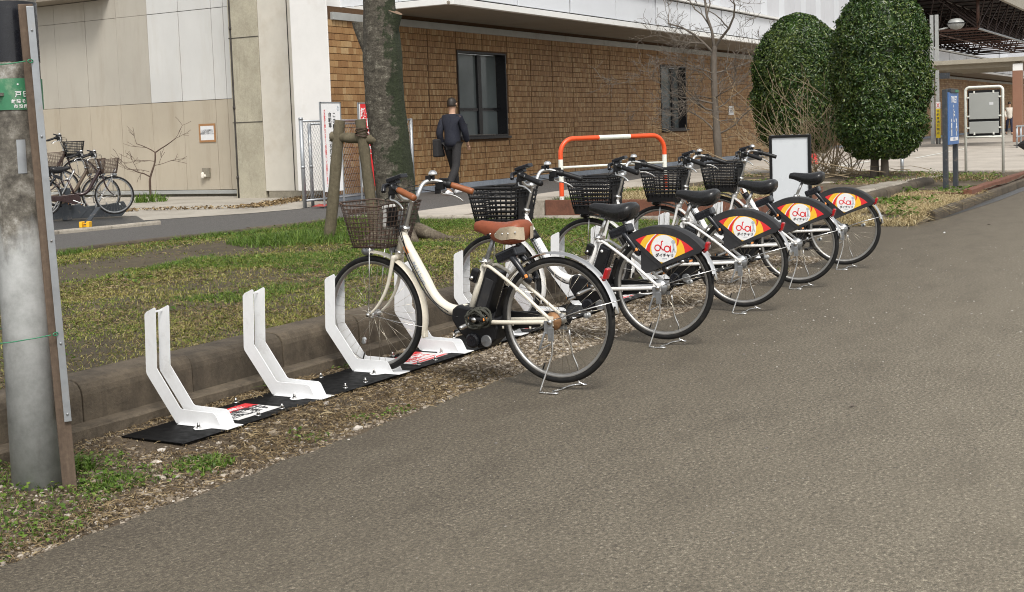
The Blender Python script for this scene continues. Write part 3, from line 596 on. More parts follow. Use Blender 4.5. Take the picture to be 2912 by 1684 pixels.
for i in range(12):
    sx=4.44+.6975*i; STX.append(sx)
    t=thing('tyre_stand',lab[i],'bicycle stand',(sx,0,.012),0,'white bicycle stands bolted to the black plates')
    link('side_plate',RM['n'],t,.0012,1); link('side_plate',RM['f'],t,.0012,1); link('base_flange',RM['flange'],t,.0012,1); link('tie_bar',RM['tie'],t,.001,1)
    if i==0: link('base_plate',RM['plate0'],t,.001,1,loc=(4.385-sx,4.235,0))
    else: link('base_plate',RM['plate'],t,.001,1,loc=(4.652+.6975*(i-1)+.34875-sx,4.235,0))
    bl=[(-.086,4.18,.0105),(.086,4.18,.0105)]
    if i: bl+=[(-.4615,4.098,.006),(-.2955,4.088,.006),(-.2635,4.415,.006)]
    for q in bl: link('bolt',RM['bolt'],t,loc=q)
def sticker(x,y,w_,d,kind,label):
    t=thing('floor_sticker',label,'sticker',(x,y,.0185))
    mb=MB(); mb.box((0,0,.0006),(w_,d,.0012)); mb.build('sheet','sticker_white',t)
    if kind==0:
        mb=MB(); mb.box((0,d*.31,.0016),(w_-.002,d*.37,.0006)); mb.build('band','p_red',t)
        textmesh('lettering','駐輪禁止',.045,'p_white',t,frame((0,d*.30,.0023),(1,0,0),(0,1,0)))
        textmesh('lettering','無断駐輪は\n撤去します',.062,'p_black',t,frame((-.01,-d*.08,.0019),(1,0,0),(0,1,0)),bold=.0018)
        textmesh('lettering','お問い合わせ',.016,'p_black',t,frame((0,-d*.32,.0019),(1,0,0),(0,1,0)))
    else:
        for yy in (.39,-.44): 
            mb=MB(); mb.box((0,d*yy,.0016),(w_-.002,d*(.2 if yy>0 else .1),.0006)); mb.build('band','p_red',t)
        textmesh('lettering','ダイチャリ\n専用ポート',.058,'p_red',t,frame((.0,d*.06,.0019),(1,0,0),(0,1,0)),bold=.001)
        textmesh('lettering','利用後は必ず戻してください',.019,'p_red',t,frame((0,-d*.28,.0019),(1,0,0),(0,1,0)))
sticker(4.72,4.24,.31,.23,0,'white sheet with red band and black lettering stuck beside the first stand')
sticker(6.26,4.245,.36,.235,1,'white sheet with red bands and red lettering stuck behind the brown-saddled bicycle')
sticker(7.62,4.245,.36,.235,1,'white and red sheet stuck on the black plates between the second and third bicycles')
sticker(9.02,4.245,.36,.235,1,'white and red sheet stuck on the black plates between the third and fourth bicycles')
# ------------------------------------------------------------ bicycles (local: x forward, y left, z up, origin under the rear axle)
RA=Vector((0,0,.363)); FA=Vector((1.175,0,.347))
def spline(pts,n=6):
    P=[Vector(p) for p in pts]; Q=[P[0]*2-P[1]]+P+[P[-1]*2-P[-2]]; o=[]
    for i in range(1,len(Q)-2):
        for j in range(n):
            t=j/n; a,b,c,d=Q[i-1:i+3]
            o.append(.5*((2*b)+(c-a)*t+(2*a-5*b+4*c-d)*t*t+(3*b-a-3*c+d)*t**3))
    o.append(P[-1]); return o
def wheelparts(root,name,ctr,hubr,hubw,tyremat='tyre',nsp=32,rt=.33,drum=False,rimmat='alu'):
    q=MB(); rr=rt-.036
    prof=[(rr-.006,-.011),(rr+.004,-.0125),(rr+.006,-.012),(rr+.002,0),(rr+.006,.012),(rr+.004,.0125),(rr-.006,.011),(rr-.013,0),(rr-.006,-.011)]
    q.lathe(prof,(0,0,0),56,ax='y'); wh=link(name,q.mesh('rim',rimmat),root,loc=ctr)
    q=MB(); q.lathe([(rr+.004,-.012),(rt-.022,-.0175),(rt-.009,-.0165),(rt-.002,-.009),(rt,0),(rt-.002,.009),(rt-.009,.0165),(rt-.022,.0175),(rr+.004,.012)],(0,0,0),64,ax='y'); link('tyre',q.mesh('tyre',tyremat),wh)
    q=MB(); q.lathe([(.006,-hubw-.03),(.009,-hubw-.004),(hubr,-hubw),(hubr,-hubw+.004),(hubr*.55,-hubw+.012),(hubr*.5,hubw-.012),(hubr,hubw-.004),(hubr,hubw),(.009,hubw+.004),(.006,hubw+.03)],(0,0,0),18,ax='y'); link('hub',q.mesh('hub','alu'),wh)
    for s in (0,1):
        q=MB(); y=hubw-.003 if s else -hubw+.003
        for_tilt=.8
        q.tube([(hubr*.85*math.cos(for_tilt),y,hubr*.85*math.sin(for_tilt)),(rr-.008,y*.12,0)],.0009,4); ms=q.mesh('spoke','spoke')
        q=MB(); q.tube([(hubr*.85*math.cos(-for_tilt),y*.9,hubr*.85*math.sin(-for_tilt)),(rr-.008,y*.12,0)],.0009,4); ms2=q.mesh('spoke','spoke')
        for i in range(nsp//2):
            o=link('spoke',ms if i%2 else ms2,wh); o.rotation_euler=(0,2*PI*(i*2+s)/nsp+.05,0)
    q=MB(); q.cyl((rr*.62,.004,.03),(rr*.62,-.004,.03),.014,12); q.cyl((rr*.62-.014,.004,.03),(rr*.62-.014,-.004,.03),.014,12); o=link('spoke_reflector',q.mesh('spoke_reflector','clear'),wh); o.rotation_euler=(0,R(200 if drum else 72),0)
    q=MB(); q.cyl((rr-.012,0,0),(rr-.05,0,0),.004,6); o=link('valve',q.mesh('valve','black'),wh); o.rotation_euler=(0,R(70),0)
    return wh
def fender(c,r,a0,a1,w_,n=28,lip=.012):
    q=MB(); V=[];Fc=[]
    k=7
    for i in range(n+1):
        a=R(a0+(a1-a0)*i/n); tp=min(1,.55+.9*min(i,n-i)/3)
        for j in range(k):
            u=-1+2*j/(k-1); rr=r+lip*(1-u*u)*1.0-.0*abs(u); y=u*w_/2*tp
            V.append((c[0]+rr*math.cos(a),y,c[2]+rr*math.sin(a)))
    for i in range(n):
        for j in range(k-1): Fc.append((i*k+j,i*k+j+1,(i+1)*k+j+1,(i+1)*k+j))
    q.add(V,Fc,0,True); return q
def basketwire(root,mat,plastic):
    # rim and bottom as rounded rectangles; u forward, v left
    def rr(u0,u1,v,z,n=6,r=.07,sag=0):
        P=[]
        for cx,cy,a0 in ((u1-r,v-r,0),(u0+r,v-r,90),(u0+r,-v+r,180),(u1-r,-v+r,270)):
            for i in range(n+1): a=R(a0+90*i/n); P.append((cx+r*math.cos(a),cy+r*math.sin(a),z))
        return P
    if not plastic:
        lev=[(0,.925,1.275,.190,.985),(.2,.935,1.268,.182,.94),(.4,.947,1.26,.173,.885),(.6,.96,1.252,.163,.835),(.8,.972,1.245,.153,.785),(1,.985,1.235,.142,.742)]
        b=MB(); 
        def sagf(p,t): return (p[0],p[1],p[2]-.028*(1-t)*max(0,1-((p[0]-1.08)/.17)**2))
        b.tube([sagf(p,0) for p in rr(*lev[0][1:])],.0048,6,closed=True); rim=b.build('basket',mat,root)
        b=MB()
        for t_ in np.linspace(.1,1,10):
            f=t_*5; i=min(4,int(f)); g=f-i; q=[lev[i][j]*(1-g)+lev[i+1][j]*g for j in range(1,5)]
            b.tube([sagf(p,t_) for p in rr(*q)],.0027,5,closed=True)
        top=rr(*lev[0][1:],n=8); bot=rr(*lev[5][1:],n=8); m=44
        def samp(P,s):
            L=[0]; 
            for i in range(len(P)): L.append(L[-1]+(Vector(P[i])-Vector(P[(i+1)%len(P)])).length)
            s*=L[-1]
            for i in range(len(P)):
                if L[i+1]>=s: 
                    g=(s-L[i])/(L[i+1]-L[i]+1e-9); return Vector(P[i]).lerp(Vector(P[(i+1)%len(P)]),g)
        for i in range(m):
            p=samp(top,i/m); q=samp(bot,i/m); p=Vector(sagf(p,0)); c=Vector((1.11,0,q.z)); b.tube([p,p.lerp(q,.5),p.lerp(q,.9),q+Vector((0,0,-.001)),q.lerp(c,.12)+Vector((0,0,-.012))],.0027,5)
        for v in np.linspace(-.12,.12,9): b.tube([(.99,v,.731),(1.23,v,.731)],.0019,5)
        for u in np.linspace(1.0,1.22,7): b.tube([(u,-.135,.733),(u,.135,.733)],.0019,5)
        b.build('wires',mat,rim)
        b=MB(); b.box((1.262,0,.93),(.006,.16,.026)); b.build('name_plate',mat,rim,.002)
        return rim
    b=MB(); z1,z0=.985,.715
    def ring(t): return (.930+.045*t,1.285-.045*t,.190-.040*t,z1+(z0-z1)*t)
    P=rr(*ring(0),r=.045); 
    P2=rr(*ring(.93),r=.045); P3=rr(*ring(1),r=.045)
    b.loft([rr(*ring(.80),r=.045),P3],cap=False); b.add(P3,[tuple(range(len(P3)))])
    rim=b.build('basket','black',root,.001,1)
    b=MB(); b.tube(P,.0085,7,closed=True); b.build('rim_band','black',rim)
    b=MB()
    for t_ in np.linspace(.115,.76,7): b.tube(rr(*ring(t_),r=.045),.0066,6,closed=True)
    top=rr(*ring(0),r=.045,n=2); 
    for side in range(4):
        for i in range(1,8 if side%2==0 else 8):
            f=i/8
            def pt(t):
                u0,u1,v,z=ring(t)
                return {0:(u1,-v+2*v*f,z),1:(u0+(u1-u0)*f,v,z),2:(u0,-v+2*v*f,z),3:(u0+(u1-u0)*f,-v,z)}[side]
            b.tube([pt(0),pt(.85)],.0046,5)
    for sx in (0,1):
        for sy in (-1,1):
            def pc(t):
                u0,u1,v,z=ring(t); return ((u1-.013) if sx else (u0+.013),sy*(v-.013),z)
            b.tube([pc(0),pc(.85)],.005,5)
    b.build('ribs','black',rim)
    b=MB(); b.box((.945,0,.87),(.012,.20,.20)); b.build('back_panel','black',rim,.004)
    return rim
def saddle(root,mat,skirt):
    rings=[]
    for u,hw,z,dp_,cr in ((.485,.010,.851,.022,.004),(.475,.024,.862,.030,.010),(.44,.030,.867,.040,.012),(.39,.038,.862,.052,.013),(.34,.056,.857,.066,.014),(.29,.080,.857,.074,.014),(.245,.098,.863,.078,.014),(.21,.102,.870,.076,.014),(.185,.094,.872,.066,.012),(.170,.070,.866,.044,.008),(.166,.045,.858,.024,.004)):
        ring=[]; dp=dp_*(1.34 if not skirt else 1.42)
        for j in range(20):
            a=2*PI*j/20; cx=math.cos(a); sx=math.sin(a)
            y=hw*(abs(cx)**.75)*(1 if cx>0 else -1); zz=z-dp*.38+(dp*.38+cr*(1-cx*cx))*(abs(sx)**.7) if sx>=0 else z-dp*.38-dp*.62*(abs(sx)**.6)
            ring.append((u,y,zz))
        rings.append(ring)
    b=MB(); b.loft(rings); s=b.build('saddle',mat,root)
    if skirt:
        b=MB()
        for side in (-1,1):
            A=[];Bq=[]
            for u,hw,z,dp in ((.325,.064,.857,.05),(.30,.078,.857,.066),(.27,.092,.86,.074),(.24,.1015,.863,.077),(.21,.1055,.868,.076),(.185,.098,.868,.067),(.168,.075,.862,.045),(.162,.03,.858,.04)):
                f=min(1,max(0,(.335-u)/.06)); A.append((u,side*(hw+.0035),z-.052+.040*f)); Bq.append((u,side*(hw*.95),z-.060-.018*f))
            n=len(A); b.add(A+Bq,[(i,i+1,n+i+1,n+i) for i in range(n-1)],0,True)
        b.build('saddle_skirt','tan',s)
        b=MB()
        for u,z in ((.31,.815),(.36,.81),(.26,.815),(.215,.82),(.18,.825)):
            for sd_ in (-1,1): b.lathe([(.0,.004),(.005,.002),(.006,-.002)],(u,sd_*(.060+(.34-u)*.42 if u>.2 else .098),z),8,ax='y')
        b.build('stud','steel',s)
    b=MB(); b.box((.285,0,.800),(.20,.09,.02)); b.box((.24,0,.792),(.06,.12,.03))
    for v in (-.022,.022): b.tube(spline([(.44,v*.5,.835),(.38,v,.795),(.30,v,.783),(.22,v*1.6,.80)],4),.0035,6)
    for v in (-.045,.045): b.tube([(.22+.004*math.sin(i*1.6),v+.014*math.cos(i*1.6),.775+.0028*i) for i in range(18)],.0025,5)
    b.build('saddle_springs','black',s); return s
def make_bike(label,loc,rotz,opt,group):
    P=opt['paint']; root=thing('bicycle',label,'bicycle',loc,rotz,group)
    rmt='grey_metal' if opt.get('dark') else 'rim_alu'; fw_=wheelparts(root,'front_wheel',FA,.022,.036,rimmat=rmt); rw_=wheelparts(root,'rear_wheel',RA,.030,.042,drum=True,rimmat=rmt)
    # frame
    b=MB(); dt=spline([(.962,0,.795),(.925,0,.725),(.881,0,.655),(.820,0,.556),(.768,0,.468),(.705,0,.412),(.630,0,.388),(.552,0,.398)],5)
    b.tube(dt,[.024]+[.0305]*(len(dt)-1),16)
    b.tube([(.939,0,.838),(.988,0,.690)],.0215,16); b.tube([(.548,0,.335),(.425,0,.662)],.0185,14); b.tube([(.552,0,.398),(.535,0,.35)],.03,12)
    for s in (-1,1):
        b.tube(spline([(.46,s*.042,.335),(.40,s*.052,.341),(.20,s*.060,.350),(.025,s*.068,.361)],4),[.0125]*6+[.0115]*6+[.011],10)
        b.tube(spline([(.432,s*.018,.640),(.40,s*.036,.637),(.36,s*.045,.628),(.19,s*.056,.516),(.012,s*.066,.378)],5),.0092,10)
        b.box((.012,s*.068,.366),(.05,.006,.05))
        b.cyl((.30,s*.051,.326),(.30,s*.051,.312),.006,6); b.cyl((.13,s*.06,.332),(.13,s*.06,.318),.006,6)
        b.cyl((.20,s*.066,.522),(.20,s*.072,.522),.009,8)
    fr=b.build('frame',P,root)
    b=MB(); b.cyl((.945,0,.822),(.937,0,.845),.026,16); b.build('headset_cup','steel',root); b=MB(); b.cyl((.986,0,.696),(.981,0,.708),.026,16); b.build('headset_cup','steel',root)
    if opt.get('band'):
        b=MB(); b.tube([(.905,0,.693),(.871,0,.640)],.0312,14); b.build('frame_guard','black',fr)
    mtx=frame((.947,.0312,.745),(.6,0,-.8),(.8,0,.6))
    b=MB(); b.prism([(.925,.0215,.742),(.900,.0215,.702),(.915,.0225,.690),(.942,.0225,.730)],[(.925,.031,.742),(.900,.0312,.702),(.915,.0295,.690),(.942,.0295,.730)]); b.build('frame_label','orange',fr)
    if not opt.get('dark'):
        textmesh('lettering',opt.get('word','PAS Natura'),.030,'p_grey',fr,frame((.838,.0312,.588),(-.55,0,-.835) if 0 else (-.53,0,-.85),(.85,0,-.53) if 0 else (-.85,0,.53)),ext=.0012)
    # fork
    b=MB(); b.tube([(.988,0,.70),(1.000,0,.672)],.02,12); b.tube([(1.0,-.045,.672),(1.0,.045,.672)],.0145,10)
    for s in (-1,1):
        fp=spline([(.998,s*.042,.682),(1.012,s*.046,.615),(1.036,s*.048,.53),(1.066,s*.05,.466),(1.112,s*.05,.402),(1.165,s*.05,.354)],5); b.tube(fp,[.0125-.0055*i/(len(fp)-1) for i in range(len(fp))],10); b.box((1.173,s*.05,.348),(.026,.006,.026))
    b.build('fork',P,root)
    b=MB(); 
    for s in (-1,1):
        b=MB(); b.cyl((1.175,s*.053,.347),(1.175,s*.070,.347),.011,10); b.build('axle_nut','steel',root)
        b=MB(); b.cyl((0,s*.074,.363),(0,s*.092,.363),.013,10); b.build('axle_nut','steel',root)
    # fenders and stays
    q=fender(FA,.347,86,200,.060); q.build('front_fender',opt['ff'],root)
    q=fender(RA,.346,23,172,.060,36); q.build('rear_fender',opt['rf'],root)
    b=MB()
    for s in (-1,1):
        b.tube([(1.172,s*.058,.350),(.99,s*.05,.315),(.838,s*.030,.293)],.0022,6); b.tube([(0,s*.082,.368),(-.17,s*.06,.427),(-.342,s*.034,.474)],.003,6)
        b.tube([(1.175,s*.060,.352),(1.155,s*.062,.56),(1.135,s*.075,.735)],.0032,6)
    b.tube([(.838,-.03,.293),(.825,0,.290),(.838,.03,.293)],.0022,6); b.tube([(-.342,-.034,.474),(-.353,0,.478),(-.342,.034,.474)],.003,6); b.build('stay',opt.get('stay','steel'),root)
    b=MB(); b.box((.832,0,.255),(.012,.034,.05)); b.build('mud_flap',opt['ff'] if opt.get('ffl') else 'black',root,.003)
    b=MB(); b.box((-.335,0,.425),(.010,.050,.05),Matrix.Rotation(R(-12),3,'Y')); b.build('mud_flap','black',root,.003)
    b=MB(); b.box((-.292,0,.612),(.022,.045,.060),Matrix.Rotation(R(-20),3,'Y')); b.build('rear_reflector','red_lens',root,.008,3)
    # cockpit
    b=MB(); st=spline([(.941,0,.83),(.918,0,.90),(.897,0,.965),(.886,0,.985)],4); b.tube(st,.0125,12); b.tube([(.886,0,.983),(.900,0,.992)],.017,12); b.tube([(.895,-.022,.993),(.895,.022,.993)],.0195,12)
    b.build('stem','alu' if not opt.get('dark') else 'steel',root)
    hp=[(.895,-.045,.993),(.902,-.075,1.002),(.908,-.105,1.030),(.905,-.135,1.066),(.893,-.165,1.083),(.870,-.200,1.085),(.835,-.232,1.073),(.795,-.252,1.058),(.68,-.283,1.020)]
    b=MB(); half=spline(hp,5); full=half[::-1]+[Vector((p.x,-p.y,p.z)) for p in half]; b.tube(full,.0122,10); hb=b.build('handlebar','alu',root)
    for s in (-1,1):
        b=MB(); g=spline([(.795,s*.252,1.058),(.76,s*.263,1.047),(.71,s*.276,1.030),(.668,s*.287,1.016)],4); b.tube(g,[.0155,.0165,.0175,.0178,.0178,.0175,.017,.0172,.0178,.0182,.0185,.0182,.0165][:len(g)],12); b.build('grip',opt['grip'],hb)
        b=MB(); b.tube([(.835,s*.228,1.070),(.80,s*.247,1.060)],.020,10); b.box((.845,s*.222,1.055),(.05,.03,.045)); b.box((.862,s*.222,1.03),(.03,.022,.04)); b.build('brake_bracket','black',hb,.003)
        b=MB(); L_=spline([(.862,s*.230,1.025),(.845,s*.252,1.006),(.805,s*.268,1.000),(.765,s*.284,.982),(.74,s*.294,.960)],4); b.tube(L_,[.007-.002*i/16 for i in range(17)],8,flat=.55); b.build('brake_lever','alu',hb)
    b=MB(); rm=Matrix.Rotation(R(16),3,'Y'); b.box((.835,.205,1.118),(.105,.062,.022),rm); b.box((.85,.205,1.098),(.05,.04,.03),rm); b.tube([(.90,.17,1.085),(.915,.215,1.075),(.905,.235,1.045)],.014,8); b.build('display_unit','black_gloss',hb,.004)
    b=MB(); b.lathe([(.0,.032),(.012,.030),(.022,.022),(.026,.010),(.025,.003),(.0,.003)],(.872,-.192,1.112),18); b.build('bell','chrome',hb)
    b=MB(); b.cyl((.872,-.192,1.09),(.872,-.192,1.115),.011,10); b.box((.89,-.18,1.10),(.03,.035,.03)); b.tube([(.79,-.252,1.058),(.815,-.243,1.064)],.024,12); b.box((.83,-.24,1.085),(.05,.03,.024)); b.build('shifter','black',hb,.003)
    b=MB(); 
    b.tube(spline([(.87,.222,1.02),(.93,.19,1.00),(.975,.10,.985),(.985,.03,.94),(.975,.03,.84),(.985,.035,.74),(1.0,.03,.70)],5),.0025,6)
    b.tube(spline([(.87,-.222,1.02),(.95,-.17,1.035),(.99,-.06,1.02),(.98,.02,.95),(.945,.045,.85),(.90,.045,.70),(.82,.04,.55),(.74,.04,.44),(.65,.04,.385)],5),.0027,6)
    b.tube(spline([(.86,-.23,1.07),(.96,-.14,1.06),(1.0,.0,1.02),(.98,.035,.93),(.955,.04,.82),(.91,.035,.70)],5),.0025,6)
    if not opt.get('dark'): b.tube(spline([(.93,.028,.70),(.86,.05,.60),(.80,.05,.50),(.73,.045,.425),(.66,.045,.375),(.58,.05,.36)],4),.004,6)
    b.build('cables','black',root)
    b=MB(); b.box((1.02,.0,.715),(.05,.03,.03)); b.tube([(1.018,-.032,.70),(1.018,.032,.70)],.005,8)
    for s in (-1,1): b.tube([(1.02,s*.03,.71),(1.012,s*.034,.66),(1.03,s*.022,.635)],.006,8)
    b.build('front_brake','grey_metal',root,.003)
    basketwire(root,opt.get('basket','rust_wire'),opt['plastic'])
    b=MB(); b.tube([(.935,-.02,.845),(.97,-.02,.83),(1.0,-.03,.80),(.985,-.03,.86),(.975,-.03,.94)],.006,8); b.tube([(.935,.02,.845),(.97,.02,.83),(1.0,.03,.80),(.985,.03,.86),(.975,.03,.94)],.006,8); b.box((.965,0,.835),(.07,.05,.008)); b.box((.985,0,.90),(.006,.09,.05)); b.build('basket_bracket','grey_metal',root,.002)
    b=MB(); b.lathe([(.0,.030),(.020,.024),(.026,.0),(.022,-.03),(.0,-.038)],(1.205,.0,.700),14,ax='x'); b.box((1.18,0,.722),(.03,.02,.03)); hl=b.build('headlight','black' if opt['plastic'] else 'grey_metal',root)
    b=MB(); b.lathe([(.0,.036),(.016,.032),(.021,.024)],(1.205,0,.700),14,ax='x'); b.build('lens','clear',hl)
    if opt.get('unit'):
        b=MB(); b.box((.990,.075,.905),(.030,.105,.135)); u=b.build('control_unit','white_plastic',root,.016,3)
        b=MB(); b.box((.972,.075,.90),(.012,.085,.11)); b.box((.964,.06,.915),(.016,.05,.03)); b.build('unit_back','black',u,.003)
    # saddle, post
    b=MB(); b.tube([(.425,0,.655),(.362,0,.795)],.0128,12); b.build('seat_post','alu' if opt['plastic'] else 'grey_metal',root)
    b=MB(); b.tube([(.431,0,.642),(.420,0,.672)],.022,12); b.tube([(.405,-.028,.658),(.405,.028,.658)],.005,8); b.box((.405,.0,.66),(.03,.03,.022)); b.tube([(.405,.028,.658),(.41,.04,.66),(.44,.044,.665)],.005,8); b.build('seat_clamp','steel',root)
    saddle(root,opt['saddle'],opt.get('skirt'))
    # drive unit, battery, cranks
    if not opt.get('dark'):
        b=MB(); A=[(.62,.400),(.585,.425),(.50,.41),(.44,.39),(.35,.36),(.335,.31),(.35,.25),(.40,.205),(.46,.198),(.53,.235),(.59,.29),(.625,.345)]
        b.prism([(u,-.062,z) for u,z in A],[(u,.052,z) for u,z in A]); mu=b.build('motor_unit','black',root,.012,3)
        b=MB(); b.lathe([(0,.020),(.030,.020),(.038,.016),(.041,.010),(.042,0)],(.489,.052,.240),24,ax='y',sm=False); b.build('motor_cap','black_gloss',mu)
        b=MB(); b.lathe([(0,.008),(.029,.008),(.032,.005),(.033,0)],(.405,.052,.240),24,ax='y',sm=False); b.lathe([(0,.012),(.006,.012),(.006,.008)],(.405,.052,.240),8,ax='y',sm=False); b.build('motor_cover','grey_metal',mu)
        ax=Vector((-.36,0,.93)).normalized(); px_=Vector((.93,0,.36)).normalized(); rot=Matrix((px_,Vector((0,1,0)),ax)).transposed()
        c=Vector((.400,.0,.505))
        if opt['plastic']:
            b=MB(); b.box(c,(.082,.095,.235),rot); bt=b.build('battery','black_gloss',root,.018,3)
            b=MB(); b.box(c+ax*.02+Vector((0,.048,0)),(.060,.003,.14),rot); b.build('battery_panel','black',bt,.004)
            b=MB(); b.lathe([(0,.003),(.009,.003),(.009,0)],tuple(c+ax*.075+Vector((0,.049,0))+px_*.012),14,ax='y'); b.build('battery_mark','p_white',bt)
        else:
            b=MB(); b.box(c,(.084,.095,.240),rot); bt=b.build('battery','black',root,.008,2)
            b=MB(); b.box(c-ax*.015+Vector((0,.0475,0)),(.052,.004,.17),rot); b.build('battery_panel','cover',bt,.003)
            b=MB(); b.box(c+ax*.108-px_*.002,(.07,.075,.03),rot); b.build('battery_handle','black_gloss',bt,.006)
        b=MB(); b.box((.478,.02,.585),(.045,.05,.07),rot); b.cyl((.482,.045,.575),(.482,.058,.575),.014,12); bl=b.build('battery_lock','black',root,.006)
        b=MB(); b.cyl((.482,.058,.575),(.482,.062,.575),.010,12); b.build('keyhole','steel',bl)
        b=MB(); b.box((.338,0,.43),(.006,.07,.20),rot); b.build('splash_guard','black',root,.002)
        BB=Vector((.533,0,.312))
    else: BB=Vector((.50,0,.29))
    for s,sg,nm in ((1,1,'l'),(-1,-1,'r')):
        e=BB+Vector((-.158*sg,s*.105,.066*sg)); b0=BB+Vector((0,s*.085,0)); b=MB()
        b.tube([b0+Vector((.012*sg,0,-.004*sg)),b0,b0.lerp(e,.5),e,e+Vector((-.012*sg,0,.005*sg))],[.013,.0165,.0115,.0105,.010],10,flat=.75); b.cyl(b0+Vector((0,s*.008,0)),b0+Vector((0,s*.02,0)),.010,12); cr=b.build('crank','alu',root)
        b=MB(); b.box(e+Vector((0,s*.062,0)),(.085,.085,.022)); pd=b.build('pedal','black',root,.008); 
        b=MB(); b.cyl(e+Vector((0,s*.004,0)),e+Vector((0,s*.115,0)),.008,10); b.cyl(e+Vector((0,s*.105,0)),e+Vector((0,s*.118,0)),.013,10); 
        b.build('pedal_axle','steel',pd)
        b=MB()
        for dx in (-.045,.045): b.box(e+Vector((dx,s*.062,0)),(.006,.06,.014))
        b.build('pedal_reflector','orange',pd,.002)
    if opt.get('rope'):
        b=MB(); e=BB+Vector((-.15,.155,.066)); rp=[]
        for i in range(90):
            a=i*.72; rp.append(e+Vector((.05*math.cos(a)*(1+.3*math.sin(i*.31)),.035*math.sin(i*.53),.042*math.sin(a)+.012*math.sin(i*1.3))))
        b.tube(spline(rp,2),.0065,6); b.build('tied_rope','rope',root)
    # chain case (right side)
    b=MB(); A=[(.60,.37),(.62,.31),(.59,.245),(.52,.225),(.30,.29),(-.02,.325),(-.045,.36),(-.02,.40),(.30,.385),(.52,.405)]
    b.prism([(u,-.092,z) for u,z in A],[(u,-.072,z) for u,z in A]); b.build('chain_case','black' if not opt.get('dark') else P,root,.006)
    # ring lock
    rot=Matrix.Rotation(R(22),3,'Y')
    b=MB(); b.box((.268,.0,.702),(.135,.108,.056),rot); lk=b.build('ring_lock','black_gloss',root,.012,3)
    b=MB()
    for s in (-1,1): b.tube(spline([(.235,s*.044,.690),(.200,s*.052,.655),(.165,s*.052,.610),(.148,s*.048,.578),(.140,s*.030,.566)],4),.0175,10)
    b.build('lock_arm','black_gloss',lk)
    b=MB(); b.box((.150,.060,.592),(.026,.014,.020),rot); b.build('lock_key','orange',lk,.004)
    b=MB(); b.box((.268,0,.729),(.075,.06,.003),rot); b.build('lock_label','black',lk)
    b=MB(); b.box((.272,0,.7312),(.040,.036,.002),rot); b.build('lock_print','tan',lk)
    # brake drum, stand
    b=MB(); b.lathe([(0,.072),(.020,.070),(.024,.064),(.046,.058),(.049,.046),(.02,.044)],(0,0,.363),22,ax='y'); b.build('brake_drum',opt.get('drum','grey_metal'),root)
    b=MB(); b.box((.012,.080,.335),(.05,.006,.07)); b.box((-.005,.086,.30),(.035,.006,.07)); b.tube([(.03,.088,.31),(.055,.09,.24),(.065,.09,.215)],.006,8); b.tube([(.063,.09,.222),(.03,.088,.235),(.0,.086,.25)],.004,6); b.build('stand_bracket','grey_metal',root,.003)
    b=MB(); b.box((.012,-.080,.335),(.05,.006,.07)); b.build('stand_bracket','grey_metal',root,.003)
    b=MB(); b.tube(spline([(-.005,.084,.30),(-.012,.086,.22),(.0,.094,.16),(.022,.112,.085),(.044,.132,.008)],5)+spline([(.044,.135,.006),(.010,.137,.005),(-.045,.135,.006),(-.052,.118,.006),(-.02,.105,.006),(-.005,.08,.006),(-.02,.045,.006),(-.03,.0,.010),(-.02,-.04,.006),(-.03,-.09,.006),(-.06,-.128,.006),(-.085,-.134,.006),(-.085,-.118,.006),(-.055,-.110,.02)],4)+spline([(-.050,-.110,.03),(-.055,-.102,.10),(-.028,-.095,.18),(-.02,-.086,.30)],4),.0050,8); b.build('kickstand','steel',root)
    if opt.get('panel'):
        for s in (1,-1):
            y0,y1=s*.050,s*.054
            arc=[]; 
            for i in range(25):
                a=R(136-(136-47)*i/24)*1.0; arc.append((math.cos(R(137-90*i/24))*.372,math.sin(R(137-90*i/24))*.372))
            # black wheel cover: arc band with V-shaped lower edge
            body=[(-.288,.247),(-.262,.215),(-.02,.128),(.075,.085),(.122,.082),(.122,.225),(.196,.285)]+[(.372*math.cos(R(57+73*i/20)),.372*math.sin(R(57+73*i/20))) for i in range(21)]
            mirror=[(x,z) for x,z in body]
            b=MB(); 
            arcs=[(.372*math.cos(R(57+(83*i/22))),.372*math.sin(R(57+(83*i/22)))) for i in range(23)]
            poly=arcs+[(-.262,.213),(-.018,.126),(.070,.086),(.120,.080),(.120,.226)]
            b.prism([(x,y0,z+.363) for x,z in poly],[(x,y1,z+.363) for x,z in poly]); cv=b.build('wheel_cover','cover',root,.0012,1)
            b=MB(); V_=[];n=23
            for x,z in arcs: V_+= [(x,y1,z+.363),(x*1.012,y1-s*.006,z*1.012+.363),(x*1.018,0,z*1.018+.363)]
            b.add(V_,[(3*i+j,3*i+j+1,3*i+j+4,3*i+j+3) for i in range(n-1) for j in (0,1)],0,True); b.build('cover_rim','cover',cv)
            b=MB(); b.prism([(x,y1-s*.001,z+.363) for x,z in [(.120,.226),(.132,.236),(-.012,.118),(-.018,.126)]],[(x,y1+s*.003,z+.363) for x,z in [(.120,.226),(.132,.236),(-.012,.118),(-.018,.126)]]); b.build('cover_fold','cover',cv)
